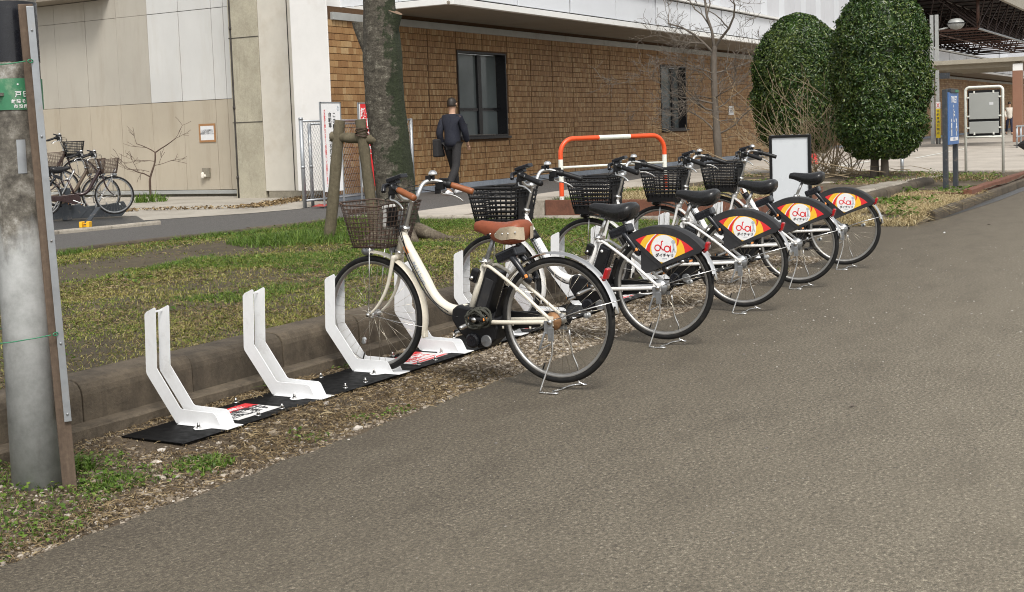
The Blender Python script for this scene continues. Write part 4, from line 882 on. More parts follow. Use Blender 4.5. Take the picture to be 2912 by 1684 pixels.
            if s==1:
                yy=y1; Z=.363
                def flat(name,poly,mat,k,par=cv):
                    b=MB(); b.prism([(x,yy+.0006*k,z+Z) for x,z in poly],[(x,yy+.0006*k+.0005,z+Z) for x,z in poly]); return b.build(name,mat,par)
                top=[(.327*math.cos(R(62.5+71*i/20)),.327*math.sin(R(62.5+71*i/20))) for i in range(21)]
                sect=top+[(-.018,.147)]
                def clip(poly):
                    def cl(P,a,b_):
                        o=[]; 
                        def side(p): return (b_[0]-a[0])*(p[1]-a[1])-(b_[1]-a[1])*(p[0]-a[0])
                        for i in range(len(P)):
                            p,q=P[i],P[(i+1)%len(P)]; s0,s1=side(p),side(q)
                            if s0>=0: o.append(p)
                            if s0*s1<0: t=s0/(s0-s1); o.append((p[0]+t*(q[0]-p[0]),p[1]+t*(q[1]-p[1])))
                        return o
                    P=list(poly)
                    for i in range(len(sect)): 
                        P=cl(P,sect[i],sect[(i+1)%len(sect)])
                        if len(P)<3: return None
                    return P
                pr=flat('print',sect,'p_red',1)
                def ell(cx,cz,a,c_,n=36,t0=0,t1=360): return [(cx+a*math.cos(R(t0+(t1-t0)*i/n)),cz+c_*math.sin(R(t0+(t1-t0)*i/n))) for i in range(n+1 if t1-t0<360 else n)]
                def swoosh(P,mat,k):
                    q=clip(P)
                    if q: flat('print_'+mat[2:],q,mat,k,pr)
                C=(-.036,.238)
                # nested ovals leave crescents of yellow, white and red either side of the white disc
                swoosh(ell(C[0]+.016,.214,.150,.135),'p_yellow',2)
                swoosh(ell(C[0]+.006,.230,.125,.135),'p_white',3) if 0 else None
                sw=[(.165,.30),(.115,.315),(.06,.29),(.02,.22),(-.005,.15),(.04,.16),(.09,.215)]
                q=clip([(.088,.225),(.070,.262),(.040,.300),(.005,.330),(-.02,.335),(.01,.318),(.034,.292),(.052,.255),(.060,.205)]); 
                if q: flat('print_red',q,'p_red',4,pr)
                q=clip([(-.118,.160),(-.132,.20),(-.134,.245),(-.128,.285),(-.112,.33),(-.100,.33),(-.108,.28),(-.110,.24),(-.104,.20),(-.09,.165)])
                q2=clip([(-.085,.150),(-.104,.19),(-.113,.235),(-.112,.27),(-.100,.315),(-.135,.300),(-.150,.255),(-.148,.215)])
                swoosh([(-.118,.345),(-.140,.300),(-.128,.262),(-.118,.255),(-.124,.285),(-.108,.330)],'p_red',4)
                swoosh(ell(C[0],C[1],.083,.084),'p_white',5)
                swoosh([(.093,.225),(.078,.262),(.046,.302),(.012,.330),(.006,.330),(.040,.300),(.071,.260),(.086,.222)],'p_white',5)
                def ring(cx,cz,r,t,n=18):
                    b=MB(); V_=[(cx+rr*math.cos(2*PI*i/n),yy+.0045,cz+Z+rr*math.sin(2*PI*i/n)) for rr in (r,r-t) for i in range(n)]; b.add(V_,[(i,(i+1)%n,n+(i+1)%n,n+i) for i in range(n)],0,False); return b
                def stroke(b,pts,w_):
                    for (x0,z0_),(x1,z1_) in zip(pts[:-1],pts[1:]):
                        d=Vector((x1-x0,z1_-z0_)); nn=Vector((-d.y,d.x)).normalized()*w_/2; b.add([(x0+nn.x,yy+.0045,z0_+Z+nn.y),(x0-nn.x,yy+.0045,z0_+Z-nn.y),(x1-nn.x,yy+.0045,z1_+Z-nn.y),(x1+nn.x,yy+.0045,z1_+Z+nn.y)],[(0,1,2,3)],0,False)
                # the d-a of the mark: two rings joined like a bicycle, then a grey person for the i
                b=ring(.005,.243,.0215,.0075); c2=ring(-.057,.237,.0215,.0075); b.add(c2.v,c2.f,0,False)
                stroke(b,[(-.012,.238),(-.020,.262),(-.022,.283),(-.032,.285)],.007); stroke(b,[(-.018,.246),(-.028,.231),(-.040,.231)],.007); stroke(b,[(-.0795,.258),(-.0795,.216)],.0075); b.build('logo_letters','p_red',pr)
                b=MB(); n=14; b.add([(-.098+.012*math.cos(2*PI*i/n),yy+.0045,.280+Z+.012*math.sin(2*PI*i/n)) for i in range(n)],[tuple(range(n))],0,False); stroke(b,[(-.098,.266),(-.100,.238),(-.090,.216)],.010); stroke(b,[(-.100,.238),(-.110,.216)],.007); b.build('logo_figure','p_grey',pr)
                textmesh('lettering','ダイチャリ',.024,'p_black',pr,frame((-.040,yy+.0046,.197+Z),(-1,0,0),(0,0,1)),bold=.0008)
                textmesh('lettering','DAICHARI',.007,'p_grey',pr,frame((-.040,yy+.0046,.178+Z),(-1,0,0),(0,0,1)))
    return root
GR='white share bicycles parked in the tyre stands'
def bx(i,xr,yr): 
    fx=STX[2*i+2]; a=math.atan2(yr+1.175-yr,(fx-xr)); return (xr,yr,0),a
XR=[(5.8125,3.045),(7.2367,3.052),(8.7045,3.054),(10.082,3.067),(11.50,3.075)]
optA=dict(paint='cream',ff='cream',ffl=1,rf='chrome',grip='grip',plastic=False,unit=1,saddle='leather',skirt=1,rope=1,drum='rust')
optB=dict(paint='white_paint',ff='white_paint',rf='chrome',grip='black',plastic=True,saddle='vinyl',panel=1,band=1)
l,a=bx(0,*XR[0]); make_bike('cream share bicycle with brown saddle and brown wire basket, nearest of the row',l,a,optA,GR)
l,a=bx(1,*XR[1]); B=make_bike('white share bicycle with black saddle and logo wheel cover, next behind the brown-saddled one',l,a,optB,GR)
for i,lb in ((2,'white bicycle with logo wheel cover, third in the row, below the red and white barrier'),(3,'white share bicycle with logo wheel cover, fourth in the row, left of the blank board'),(4,'white bicycle with logo wheel cover, farthest of the row, saddle before the blank board')):
    c=copy_tree(B); l,a=bx(i,*XR[i]); c.location=l; c.rotation_euler=(0,0,a); c['label']=lb
# ------------------------------------------------------------ big tree and its support
def trunkmesh(cl,rad,nz,na,seed,amp=.05,flare=0,lump=1.0):
    P=spline(cl,nz); k=len(P); Rr=np.interp(np.linspace(0,1,k),np.linspace(0,1,len(rad)),rad); V=[];Fq=[]
    for i,p in enumerate(P):
        for j in range(na):
            a=2*PI*j/na; x=math.cos(a);y=math.sin(a)
            n=fb(np.array([a*1.2+3+ (0 if j else 0)]),np.array([p.z*1.1]),1.0,seed)[0]-.5; n2=fb(np.array([x*3+9]),np.array([y*3+p.z*2.2]),1.3,seed+5)[0]-.5; n3=fb(np.array([x*9+9]),np.array([y*9+p.z*9]),1.2,seed+7)[0]-.5
            r=Rr[i]*(1+amp*lump*n2*2+amp*.5*n3*2)
            if flare: 
                f=max(0,1-(p.z-P[0].z)/.55)**2.2; r*=1+flare*f*(.55+.45*math.sin(a*5+1.3)+.3*math.sin(a*3))
            V.append((p.x+x*r,p.y+y*r,p.z))
    for i in range(k-1):
        for j in range(na): Fq.append((i*na+j,i*na+(j+1)%na,(i+1)*na+(j+1)%na,(i+1)*na+j))
    return V,Fq
T0=Vector((11.2,7.72,.2))
t=thing('tree','thick bare tree trunk with sawn branch stubs and dark green moss','tree',T0)
V,Fq=trunkmesh([(.0,.03,0),(.0,.035,.5),(.0,.07,1.0),(.0,.12,1.5),(.0,.13,2.0),(.0,.14,2.5),(.0,.15,3.2),(.05,.1,5)],[.225,.208,.205,.205,.208,.17,.145,.13],22,64,31,.06,.32)
mb=MB(); mb.add(V,Fq); mb.build('trunk','bark',t)
mb=MB(); mb.loft([[(x*.6+r*math.cos(a)*1.0,.20+y+r*math.sin(a)*.95,z+.0*math.sin(a)) for a in np.linspace(0,2*PI,20)[:-1]] for x,y,z,r in ((.0,-.08,1.75,.10),(.0,.02,1.98,.12),(0,.11,2.18,.115),(0,.17,2.30,.105),(0,.195,2.36,.095))],cap=True)
V=MB(); V.add(mb.v,mb.f[:-1]); V.add([mb.v[i] for i in mb.f[-1]],[tuple(range(len(mb.f[-1])))],1,False); V.build('branch_stub',['bark','cut_wood'],t)
mb=MB(); mb.tube([(0,.10,2.10),(.0,.02,2.30),(.0,-.05,2.44)],[.13,.10,.085],16); V=MB(); V.add(mb.v,mb.f[:-1]); V.add([mb.v[i] for i in mb.f[-1]],[tuple(range(len(mb.f[-1])))],1,False); V.build('branch_stub',['bark','cut_wood'],t)
mb=MB()
for a,l in ((-2.2,.75),(-1.4,.9),(-.6,.6),(.6,.5),(2.5,.6),(1.6,.5)):
    pts=[(math.cos(a)*r,math.sin(a)*r,.16-.17*(r/l)+.02*math.sin(r*9)) for r in np.linspace(.15,l,7)]; mb.tube(pts,[.09,.075,.06,.045,.035,.022,.01],10)
mb.build('root','bark_root',t)
t=thing('tree_support','weathered two-legged wooden tree prop with a crossbar tied to the trunk','tree support',(11,8.1,.2))
def log(a,b,r0,r1,name,mat='stake',seed=0,n=14):
    mb=MB(); a=Vector(a);b=Vector(b); pts=[a.lerp(b,f)+Vector((.006*math.sin(f*7+seed),.006*math.cos(f*5+seed),0)) for f in np.linspace(0,1,9)]; mb.tube(pts,[r0+(r1-r0)*f+.003*math.sin(f*23+seed) for f in np.linspace(0,1,9)],n); return mb
log((-.08,.36,0),(.0,.20,1.33),.065,.058,'s').build('stake','stake',t,.006)
log((.02,-.20,0),(.0,-.07,1.33),.062,.056,'s',seed=3).build('stake','stake',t,.006)
log((-.02,.30,1.16),(.06,-.30,1.10),.058,.05,'s',seed=5).build('crossbar','stake',t,.006)
mb=MB()
for i in range(5): mb.tube([(.0+.064*math.cos(a),-.08+.07*math.sin(a),1.16+.014*i+.02*math.sin(a+i)) for a in np.linspace(0,2*PI,17)[:-1]],.005,5,closed=True)
mb.build('binding','rust_wire',t)
# ------------------------------------------------------------ utility pole and board at the left edge
t=thing('utility_pole','grey weathered concrete utility pole with a green number plate','utility pole',(3.423,4.156,-.02))
mb=MB(); mb.tube([(0,0,0),(0,0,1.0),(0,0,2.0),(0,0,4.0)],[.105,.103,.101,.097],40); mb.build('shaft','pole',t)
m=MB(); cen=lambda z:0; rad=lambda z:.105-.002*z
def band(name,mat,a0,a1,z0,z1,off,par=t):
    mb=MB(); n=14; V_=[]
    for i in range(n+1):
        a=R(a0+(a1-a0)*i/n)
        for z in (z0,z1): V_.append((cen(z)+(rad(z)+off)*math.cos(a),.0+(rad(z)+off)*math.sin(a),z))
    mb.add(V_,[(2*i,2*i+2,2*i+3,2*i+1) for i in range(n)],0,True); return mb.build(name,mat,par)
band('black_wrap','black_gloss',150,338,1.70,1.93,.002); band('black_wrap','black',285,345,1.22,1.44,.0022); band('patch','galv',228,246,1.27,1.40,.0025)
pl=band('number_plate','p_green',176,318,1.515,1.635,.004)
def ontext(s,size,ang,z,mat='p_white'):
    a=R(ang); n=Vector((math.cos(a),math.sin(a),0)); o=Vector((cen(z),0,z))+n*(rad(z)+.0052); textmesh('lettering',s,size,mat,pl,frame(o,(-math.sin(a),math.cos(a),0),(0,0,1)),bold=.0004)
for s,ang,z,sz in (('・',238,1.610,.03),('8',258,1.610,.036),('0',275,1.610,.036),('戸',238,1.573,.026),('田',254,1.573,.026),('市',270,1.573,.026),('故',228,1.546,.0165),('障',238,1.546,.0165),('そ',248,1.546,.0165),('の',258,1.546,.0165),('他',268,1.546,.0165),('市',232,1.527,.0155),('役',242,1.527,.0155),('所',252,1.527,.0155),('へ',262,1.527,.0155)): ontext(s,sz,ang,z)
mb=MB(); mb.box((cen(1.58)+.10*math.cos(R(205)),.004+.10*math.sin(R(205)),1.575),(.05,.03,.012)); mb.build('plate_clip','steel',t)
d_=Vector((.65,.76,0)); s_=Vector((.76,-.65,0))
t=thing('signboard','narrow board on a weathered wooden post with a grey metal edge, tied to the pole','signboard',(3.425,3.985,-.03)); t.rotation_euler=(0,R(-2.0),0)
mb=MB(); mb.box((0,0,.96),(.054,.045,1.92),Matrix.Rotation(-.70,3,'Z')); mb.build('post','wood',t,.004)
ROT=Matrix((s_,d_,Vector((0,0,1)))).transposed()
mb=MB(); mb.box(Vector((-.010,-.036,1.11)),(.027,.004,1.60),ROT); mb.build('metal_edge','galv',t,.001)
mb=MB(); mb.box(Vector((.0,0,1.10))+d_*.22,(.022,.36,1.58),ROT); mb.build('panel','rust',t)
mb=MB()
for z in (.34,.62,1.02,1.42,1.82):
    mb.cyl(Vector((-.010,-.036,z))-d_*.001,Vector((-.010,-.036,z))-d_*.006,.0045,8)
mb.build('screw','grey_metal',t)
for z in (1.705,.66):
    mb=MB(); mb.tube(spline([Vector((-.03,-.01,z))+d_*(-.03),Vector((-.10,.02,z-.008)),Vector((-.20,.10,z-.01)),Vector((-.14,.30,z-.008)),Vector((.05,.32,z))],5),.0022,6); mb.tube([Vector((-.03+.012*math.cos(a),-.035,z+.006*math.sin(a))) for a in np.linspace(0,6,12)],.0022,6); mb.build('tie_wire','green_wire',t)
t=thing('signboard','pale metal board edge showing behind the left side of the utility pole','signboard',(3.315,4.27,-.03))
mb=MB(); mb.box((.0,0,.75),(.016,.006,.86),ROT); mb.box(Vector((0,0,.75))+d_*.16,(.012,.31,.85),ROT); mb.build('panel','galv',t,.001)
mb=MB(); mb.box((-.022,.0,.80),(.022,.03,1.0),ROT); mb.build('post','wood',t,.003)
# ------------------------------------------------------------ chain-link fence and banners
t=thing('chain_link_fence','low galvanised chain-link fence panel in front of the tiled wall','fence',(16.75,13.44,.2))
FL=3.4; fd=Vector((1.0,.03,0)).normalized()
mb=MB(); mb.cyl((0,0,0),(0,0,1.46),.034,14); mb.cyl((0,0,1.46),(0,0,1.50),.038,14); mb.cyl((0,-.0,.66),(0,0,.70),.038,14); mb.build('post','galv',t)
mb=MB(); mb.cyl((.34,.10,0),(.34,.10,1.40),.030,14); mb.cyl((.34,.10,.66),(.34,.10,.70),.036,14); mb.build('post','galv',t)
mb=MB(); mb.cyl(fd*FL,fd*FL+Vector((0,0,1.46)),.034,14); mb.build('post','galv',t)
for z in (1.44,.12): 
    mb=MB(); mb.cyl(Vector((0,0,z)),fd*FL+Vector((0,0,z)),.02,10); mb.build('rail','galv',t)
mb=MB(); mb.cyl((.34,.10,1.39),(2.4,.2,1.39),.018,10); mb.build('rail','galv',t)
V=[];Fq=[];H0,H1=.14,1.42; pit=.072; r_=.0024
k_=int(FL/pit)
for s in (-1,1):
    for i in range(-20,k_+20):
        x0=i*pit; x1=x0+s*(H1-H0)*.72; a0,a1=0,1
        lo=max(0,min(1,((0 if x1>x0 else FL)-x0)/(x1-x0))); hi=max(0,min(1,((FL if x1>x0 else 0)-x0)/(x1-x0)))
        if hi-lo<.01: continue
        p=fd*(x0+(x1-x0)*lo)+Vector((0,-.012+.004*s,H0+(H1-H0)*lo)); q=fd*(x0+(x1-x0)*hi)+Vector((0,-.012+.004*s,H0+(H1-H0)*hi))
        u=Vector((0,1,0)); w_=(q-p).cross(u).normalized(); n=len(V)
        for c in (p,q): V+=[tuple(c+w_*r_),tuple(c-w_*r_*.5+u*r_),tuple(c-w_*r_*.5-u*r_)]
        Fq+=[(n,n+1,n+4,n+3),(n+1,n+2,n+5,n+4),(n+2,n,n+3,n+5)]
npmesh('wire_mesh',V,Fq,'galv',t,False,kind='stuff')
def banner(loc,a,w_,z0,z1,label,bgm):
    t=thing('banner_sign',label,'banner sign',loc,a)
    mb=MB(); mb.box((0,0,(z0+z1)/2),(w_,.012,z1-z0)); p=mb.build('panel',bgm,t,.002)
    mb=MB()
    for s in (-1,1): mb.box((s*(w_/2-.012),0,z1/2),(.028,.022,z1))
    mb.box((0,0,z1-.01),(w_,.022,.022)); mb.build('frame','galv',t,.002); return t,p
# white banner faces left towards the camera
a=0
t,p_=banner((17.035,13.04,.2),a,.56,.26,1.74,'white banner sign with vertical black and red lettering on the fence','p_white')
ex=(1,0,0); up=(0,0,1); y=-.0075
columntext('lettering','この駅周辺に放置された',.095,'p_black',p_,(.085,y,1.52),ex,up,.098,.002)
columntext('lettering','自転車 原付を撤去しました。',.088,'p_black',p_,(-.03,y,1.52),ex,up,.086,.002)
columntext('lettering','※なお撤去する際に生じたチェーン等の破損については弁償いたしません。',.050,'p_red',p_,(-.17,y,1.60),ex,up,.0375,.0)
columntext('lettering','今般',.10,'p_black',p_,(.20,y,1.30),ex,up,.11,.002); columntext('lettering','戸',.12,'p_black',p_,(.04,y,.35),ex,up,.14,.0)
mb=MB(); mb.add([(.20+.03*math.cos(R(q)),y-.0006,1.655+.03*math.sin(R(q))) for q in (90,200,340)],[(0,1,2)],0,False); mb.box((.20,y,1.625),(.075,.0012,.012)); mb.box((.20,y,1.60),(.03,.0012,.02)); mb.build('emblem','p_grey',p_)
t,p_=banner((18.3,13.2,.2),0,.56,.27,1.74,'red banner sign with white lettering, half hidden behind the tree trunk','p_red')
columntext('lettering','夜間は施錠',.15,'p_white',p_,(.03,y,1.55),ex,up,.16,.006)
columntext('lettering','撤去します',.15,'p_white',p_,(-.13,y,1.56),ex,up,.16,.006)
columntext('lettering','戸田市',.07,'p_black',p_,(-.19,y,.72),ex,up,.12,.001)
mb=MB(); mb.box((-.245,y-.0002,1.0),(.05,.0012,1.46)); mb.build('pale_margin','p_white',p_)
t=thing('red_cloth','crumpled red cloth lying at the foot of the chain-link fence','cloth',(16.9,13.1,.21))
V=MB(); n=14
g=[[(i*.035-.24,j*.02-.13,.02+.05*fb(np.array([i*.4]),np.array([j*.5]),1,51)[0]*(1-abs(i-7)/8)) for j in range(n)] for i in range(n+1)]
V.add([p for r in g for p in r],[(i*n+j,(i+1)*n+j,(i+1)*n+j+1,i*n+j+1) for i in range(n) for j in range(n-1)]); V.build('fabric','red_cloth',t)
# ------------------------------------------------------------ red and white barrier
Ga=Vector((14.78,7.62,.42)); Gb=Vector((16.2,6.76,.42)); gd=(Gb-Ga); gl=gd.length
t=thing('barrier','red and white tubular hoop barrier standing in the planter edge','barrier',Ga,math.atan2(gd.y,gd.x))
r_=.052; H=.805; cr=.20
path=[(0,0,z) for z in (.0,.06)]+[(0,0,.26),(0,0,.54),(0,0,H-cr)]+[(cr-cr*math.cos(a),0,H-cr+cr*math.sin(a)) for a in np.linspace(0,PI/2,9)[1:]]
half=path; full=half+[(gl*.36,0,H),(gl*.66,0,H)]+[(gl-p[0],0,p[2]) for p in half[::-1]]
def seg(i0,i1,mat): 
    mb=MB(); mb.tube(full[i0:i1+1],r_ if 0 else .031,18,cap=False); mb.build('tube_band',mat,t)
n=len(half); seg(0,1,'barrier_white'); seg(1,2,'orange_red'); seg(2,3,'barrier_white'); seg(3,n,'orange_red'); seg(n,n+1,'barrier_white')
m_=len(full)-1; seg(n+1,m_-3,'orange_red'); seg(m_-3,m_-2,'barrier_white'); seg(m_-2,m_-1,'orange_red'); seg(m_-1,m_,'barrier_white')
mb=MB(); mb.cyl((.03,0,.435),(gl-.03,0,.435),.016,12); mb.build('crossbar','barrier_white',t)
# ------------------------------------------------------------ blank board
t=thing('display_board','blank white free-standing board in a black frame behind the farthest bicycles','board',(13.2,4.08,0),R(-90))
w_=.445; h_=1.205
mb=MB(); mb.box((0,0,.64),(w_-.05,.016,1.10)); mb.build('panel','board_white',t)
mb=MB()
for s in (-1,1): mb.box((s*(w_/2-.014),-.004,h_/2),(.030,.034,h_))
mb.box((0,-.004,h_-.014),(w_-.058,.034,.028)); mb.box((0,-.004,.085),(w_-.058,.034,.028)); mb.build('frame','black',t,.002)
mb=MB()
for s in (-1,1): mb.box((s*(w_/2-.02),0,.012),(.04,.34,.022))
mb.build('foot','black',t,.003)
mb=MB()
for x in (-.19,-.07,.02,.1,.19): mb.box((x,.0,h_+.002),(.02,.03,.008))
mb.build('clip','steel',t)
# ------------------------------------------------------------ clipped evergreens
def clipped(name,label,loc,prof,cx,nleaf,seed,trunks,size=.085):
    t=thing('evergreen_tree',label,'tree',loc); zz=np.array([p[0] for p in prof]); rr=np.array([p[1] for p in prof])
    n=nleaf; z=rng.uniform(zz[0],zz[-1],n*3); r0=np.interp(z,zz,rr); keep=rng.random(n*3)<(r0+.12)/(rr.max()+.12); z=z[keep][:n]; n=len(z); r0=np.interp(z,zz,rr); th=rng.random(n)*2*PI
    lum=1+.13*(fb(th*2.2+5,z*2,1.5,seed)-.5)*2; dp=np.where(rng.random(n)<.6,rng.normal(1.0,.042,n),rng.uniform(.74,1.0,n)); dr=np.gradient(rr,zz); sl=np.interp(z,zz,dr)
    hol=fb(th*3.1+2,z*3.2,1.6,seed+3)>.36; hol|=rng.random(n)<.22; z,th,r0,lum,dp,sl=z[hol],th[hol],r0[hol],lum[hol],dp[hol],sl[hol]; n=len(z); r=r0*lum*dp; P=np.stack([r*np.cos(th),r*np.sin(th),z],-1); N=np.stack([np.cos(th),np.sin(th),-sl*.8+.25],-1)+rng.normal(0,.55,(n,3))
    a=leaves(P,N,rng.uniform(size*.7,size*1.4,n),.46); npmesh('crown',a[0],np.concatenate([a[1],a[2]]),'leafdark',t,True)
    mb=MB(); mb.lathe([(0.01,zz[0]+.1)]+[(q*.70,p) for p,q in prof[1:-1]]+[(0.01,zz[-1]-.12)],(0,0,0),22); mb.build('inner_crown','leafdark',t)
    tr=MB()
    for x,y,r0_,lx in trunks: tr.tube([(x,y,0),(x+.02,y,.35),(x+lx*.5,y+.02,.9),(x+lx,y,1.8)],[r0_*1.25,r0_,r0_*.9,r0_*.6],12)
    tr.build('trunk','bark_thin',t)
    tw=MB()
    for i in range(26):
        a_=rng.random()*2*PI; h=rng.uniform(.5,1.2); tw.tube([(0,0,h),(.35*math.cos(a_),.35*math.sin(a_),h+.2),(.62*math.cos(a_),.62*math.sin(a_),h+.15+.3*rng.random())],[.018,.012,.005],5)
    tw.build('branch','bark_thin',t); return t
clipped('bush','tall clipped evergreen tree with a domed crown, right-hand one beside the toilet sign',(24.4,5.78,.17),[(.42,.40),(.60,.62),(.85,.74),(1.2,.81),(1.6,.84),(2.1,.85),(2.6,.84),(2.95,.78),(3.25,.64),(3.45,.46),(3.58,.28),(3.66,.05)],0,50000,61,((.0,.14,.075,.06),(-.05,-.06,.07,-.04)),.058)
clipped('bush','shorter clipped evergreen tree with a domed crown, behind the blank board',(27.3,8.22,.2),[(.45,.5),(.75,.78),(1.1,.90),(1.6,.95),(2.1,.96),(2.5,.90),(2.8,.80),(3.05,.66),(3.25,.48),(3.40,.30),(3.48,.05)],0,46000,71,((0,.1,.08,.05),(.06,-.1,.07,-.05)),.060)
# ------------------------------------------------------------ bare trees and dry shrub
def branch(mb,p,d,L,r,depth,R_,bend=.25,up=.08,split=(2,3),minr=.0025,ratio=.68,spread=.75):
    k=4 if depth>1 else 3; pts=[p]; rad=[r]; q=p.copy(); dd=d.copy()
    for i in range(k):
        dd=(dd+Vector((R_.gauss(0,bend),R_.gauss(0,bend),R_.gauss(0,bend)*.7+up))*.55).normalized(); q=q+dd*L/k; pts.append(q.copy()); rad.append(max(minr,r*(1-.45*(i+1)/k)))
    mb.tube(pts,rad,6 if r>.012 else 4,cap=False)
    if depth<=0: return
    for c in range(R_.randint(*split)):
        i=R_.randint(1,k) if c else k; b=pts[i]; nd=(dd+Vector((R_.gauss(0,spread),R_.gauss(0,spread),R_.gauss(0,spread*.6)+up))).normalized()
        branch(mb,b,nd,L*R_.uniform(ratio-.15,ratio+.12),max(minr,rad[i]*R_.uniform(.55,.75)),depth-1,R_,bend,up,split,minr,ratio,spread)
t=thing('bare_tree','slender leafless tree with fine spreading twigs in front of the tiled wall','tree',(28.4,10.5,.2)); Rn=random.Random(12)
mb=MB(); mb.tube(spline([(0,0,-.1),(0,.0,.45),(.0,.02,.95),(0,.05,1.6),(0,.06,2.2),(0,.06,2.62),(.0,.02,2.95)],4),[.09,.088,.086,.086,.086,.09,.095,.10,.09,.08,.076,.076,.076,.072,.072,.072,.07,.07,.07,.07,.074,.074,.06,.06,.056],12); mb.build('trunk','bark_thin',t)
mb=MB(); lr=Vector((-.49,.87,0)); vw=Vector((.87,.49,0))   # lr: towards the left of the picture
for h,s,v,u,L,r,dp in ((.90,-1,.1,.75,1.0,.034,4),(.92,.75,.2,.65,.9,.030,4),(1.45,.9,-.2,.75,1.0,.034,5),(1.50,-.9,.1,.55,.95,.028,4),(1.62,.95,-.3,.35,1.25,.034,5),(2.05,-.5,.5,.6,.85,.024,4),(2.1,.5,-.5,.6,.9,.026,4),(2.30,.6,.1,.55,.95,.028,4),(2.33,-.8,-.1,.5,1.0,.030,4),(2.78,.45,.1,1.1,1.3,.045,5),(2.9,-.42,-.1,1.15,1.2,.050,5),(2.92,.05,.2,1.3,1.5,.055,5),(1.2,-.7,.6,.45,.8,.022,4),(1.7,.2,.9,.5,.8,.024,4),(1.75,-.1,-.9,.5,.8,.024,4)):
    branch(mb,Vector((0,.04,h)),(lr*s+vw*v+Vector((0,0,u*.45))).normalized(),L,r*.68,dp,Rn,.42,.06,(2,4),.0038,.68,.62)
mb.build('branches','bark_thin',t)
t=thing('bare_sapling','small leafless sapling growing at the foot of the beige panelled wall','sapling',(18.95,19.15,.2)); Rn=random.Random(5)
mb=MB(); lr2=Vector((-.62,.78,0))
mb.tube(spline([(0,0,0),Vector((0,0,.35)),Vector((0,0,.50))-lr2*.02,Vector((0,0,.78))-lr2*.12,Vector((0,0,1.0))-lr2*.14],4),[.024]*6+[.02]*5+[.016]*6,8); mb.build('trunk','bark_red',t)
mb=MB()
for p,d,L,r in ((Vector((0,0,.50)),lr2*.9+Vector((0,0,.45)),.75,.014),(Vector((0,0,.98))-lr2*.14,lr2*.8+Vector((0,0,.65)),.65,.013),(Vector((0,0,.98))-lr2*.14,-lr2*1+Vector((0,0,.6)),.85,.014),(Vector((0,0,.72))-lr2*.1,-lr2*1+Vector((0,0,.25)),.6,.008),(Vector((0,0,.8))-lr2*.12,lr2*.9+Vector((0,0,.2)),.6,.008),(Vector((0,0,.6)),lr2+Vector((0,0,.1)),.7,.007)):
    branch(mb,p,d.normalized(),L*.62,r,2,Rn,.22,.03,(2,4),.0035,.62,.45)
mb.build('branches','bark_red',t)
t=thing('dry_shrub','straggly leafless shrub of dry tan stems between the two clipped trees','shrub',(25.2,7.1,.2)); Rn=random.Random(9); mb=MB()
for i in range(95):
    a=Rn.gauss(0,1); s=Rn.gauss(.18,.75); v=Rn.gauss(-.1,.4); p=Vector((Rn.gauss(0,.35),Rn.gauss(0,.45),0)); d=(lr*s+vw*v+Vector((0,0,Rn.uniform(.45,1.2)))).normalized()
    branch(mb,p,d,Rn.uniform(.6,1.5),Rn.uniform(.007,.013),2,Rn,.16,.01,(1,3),.0032,.6,.35)
mb.build('stems','twig_tan',t)
t=thing('fallen_branches','heap of dead twigs lying on the soil in front of the clipped trees','branches',(24.9,6.6,.2)); mb=MB()
for i in range(46):
    a=Rn.uniform(0,PI); p=Vector((Rn.gauss(0,.6),Rn.gauss(.2,.7),Rn.uniform(.03,.16))); branch(mb,p,Vector((math.cos(a),math.sin(a),Rn.gauss(0,.15))).normalized(),Rn.uniform(.4,1.1),Rn.uniform(.006,.014),1,Rn,.18,0,(1,2),.004,.5,.4)
mb.build('twigs','twig_tan',t)
# ------------------------------------------------------------ signs on the right
t=thing('toilet_sign','narrow blue toilet sign with white pictograms on two dark posts','sign',(21.85,4.14,.14))
for x in (0,.86): 
    mb=MB(); mb.box((x,0,.82 if x==0 else .40),(.11,.075,1.64 if x==0 else .8)); mb.build('post','dark_grey',t,.004)
mb=MB(); mb.box((.43,-.045,1.16),(.84,.03,.86)); p_=mb.build('panel','p_blue',t,.004)
mb=MB(); mb.box((.44,-.03,1.62),(.62,.09,.07)); mb.build('lamp_box','dark_grey',t,.006)
mb=MB(); mb.box((.62,-.078,1.615),(.26,.006,.04)); mb.build('green_lamp','p_green',t)
y=-.0615
textmesh('lettering','TOILET',.15,'p_white',p_,frame((.44,y,1.47),(1,0,0),(0,0,1)),bold=.004)
def pic(name,strokes,discs,mat='p_white'):
    mb=MB()
    for a,b_,w_ in strokes:
        d=(Vector(b_)-Vector(a)); n=Vector((-d.y,d.x)).normalized()*w_/2
        mb.add([(q.x,y,q.y) for q in (Vector(a)+n,Vector(a)-n,Vector(b_)-n,Vector(b_)+n)],[(0,1,2,3)],0,False)
    for cx,cz,r in discs: mb.add([(cx+r*math.cos(2*PI*i/14),y,cz+r*math.sin(2*PI*i/14)) for i in range(14)],[tuple(range(14))],0,False)
    mb.build(name,mat,p_)
cx,cz=.43,1.25
pic('pictogram',[((cx-.02,cz+.07),(cx,cz-.03),.035),((cx-.01,cz+.02),(cx+.07,cz+.02),.02),((cx,cz-.03),(cx+.07,cz-.03),.03),((cx+.07,cz-.03),(cx+.10,cz-.11),.025)]+[((cx+.01+.075*math.cos(R(a)),cz-.07+.075*math.sin(R(a))),(cx+.01+.075*math.cos(R(a+24)),cz-.07+.075*math.sin(R(a+24))),.018) for a in range(100,360,22)],[(cx-.025,cz+.115,.026)])
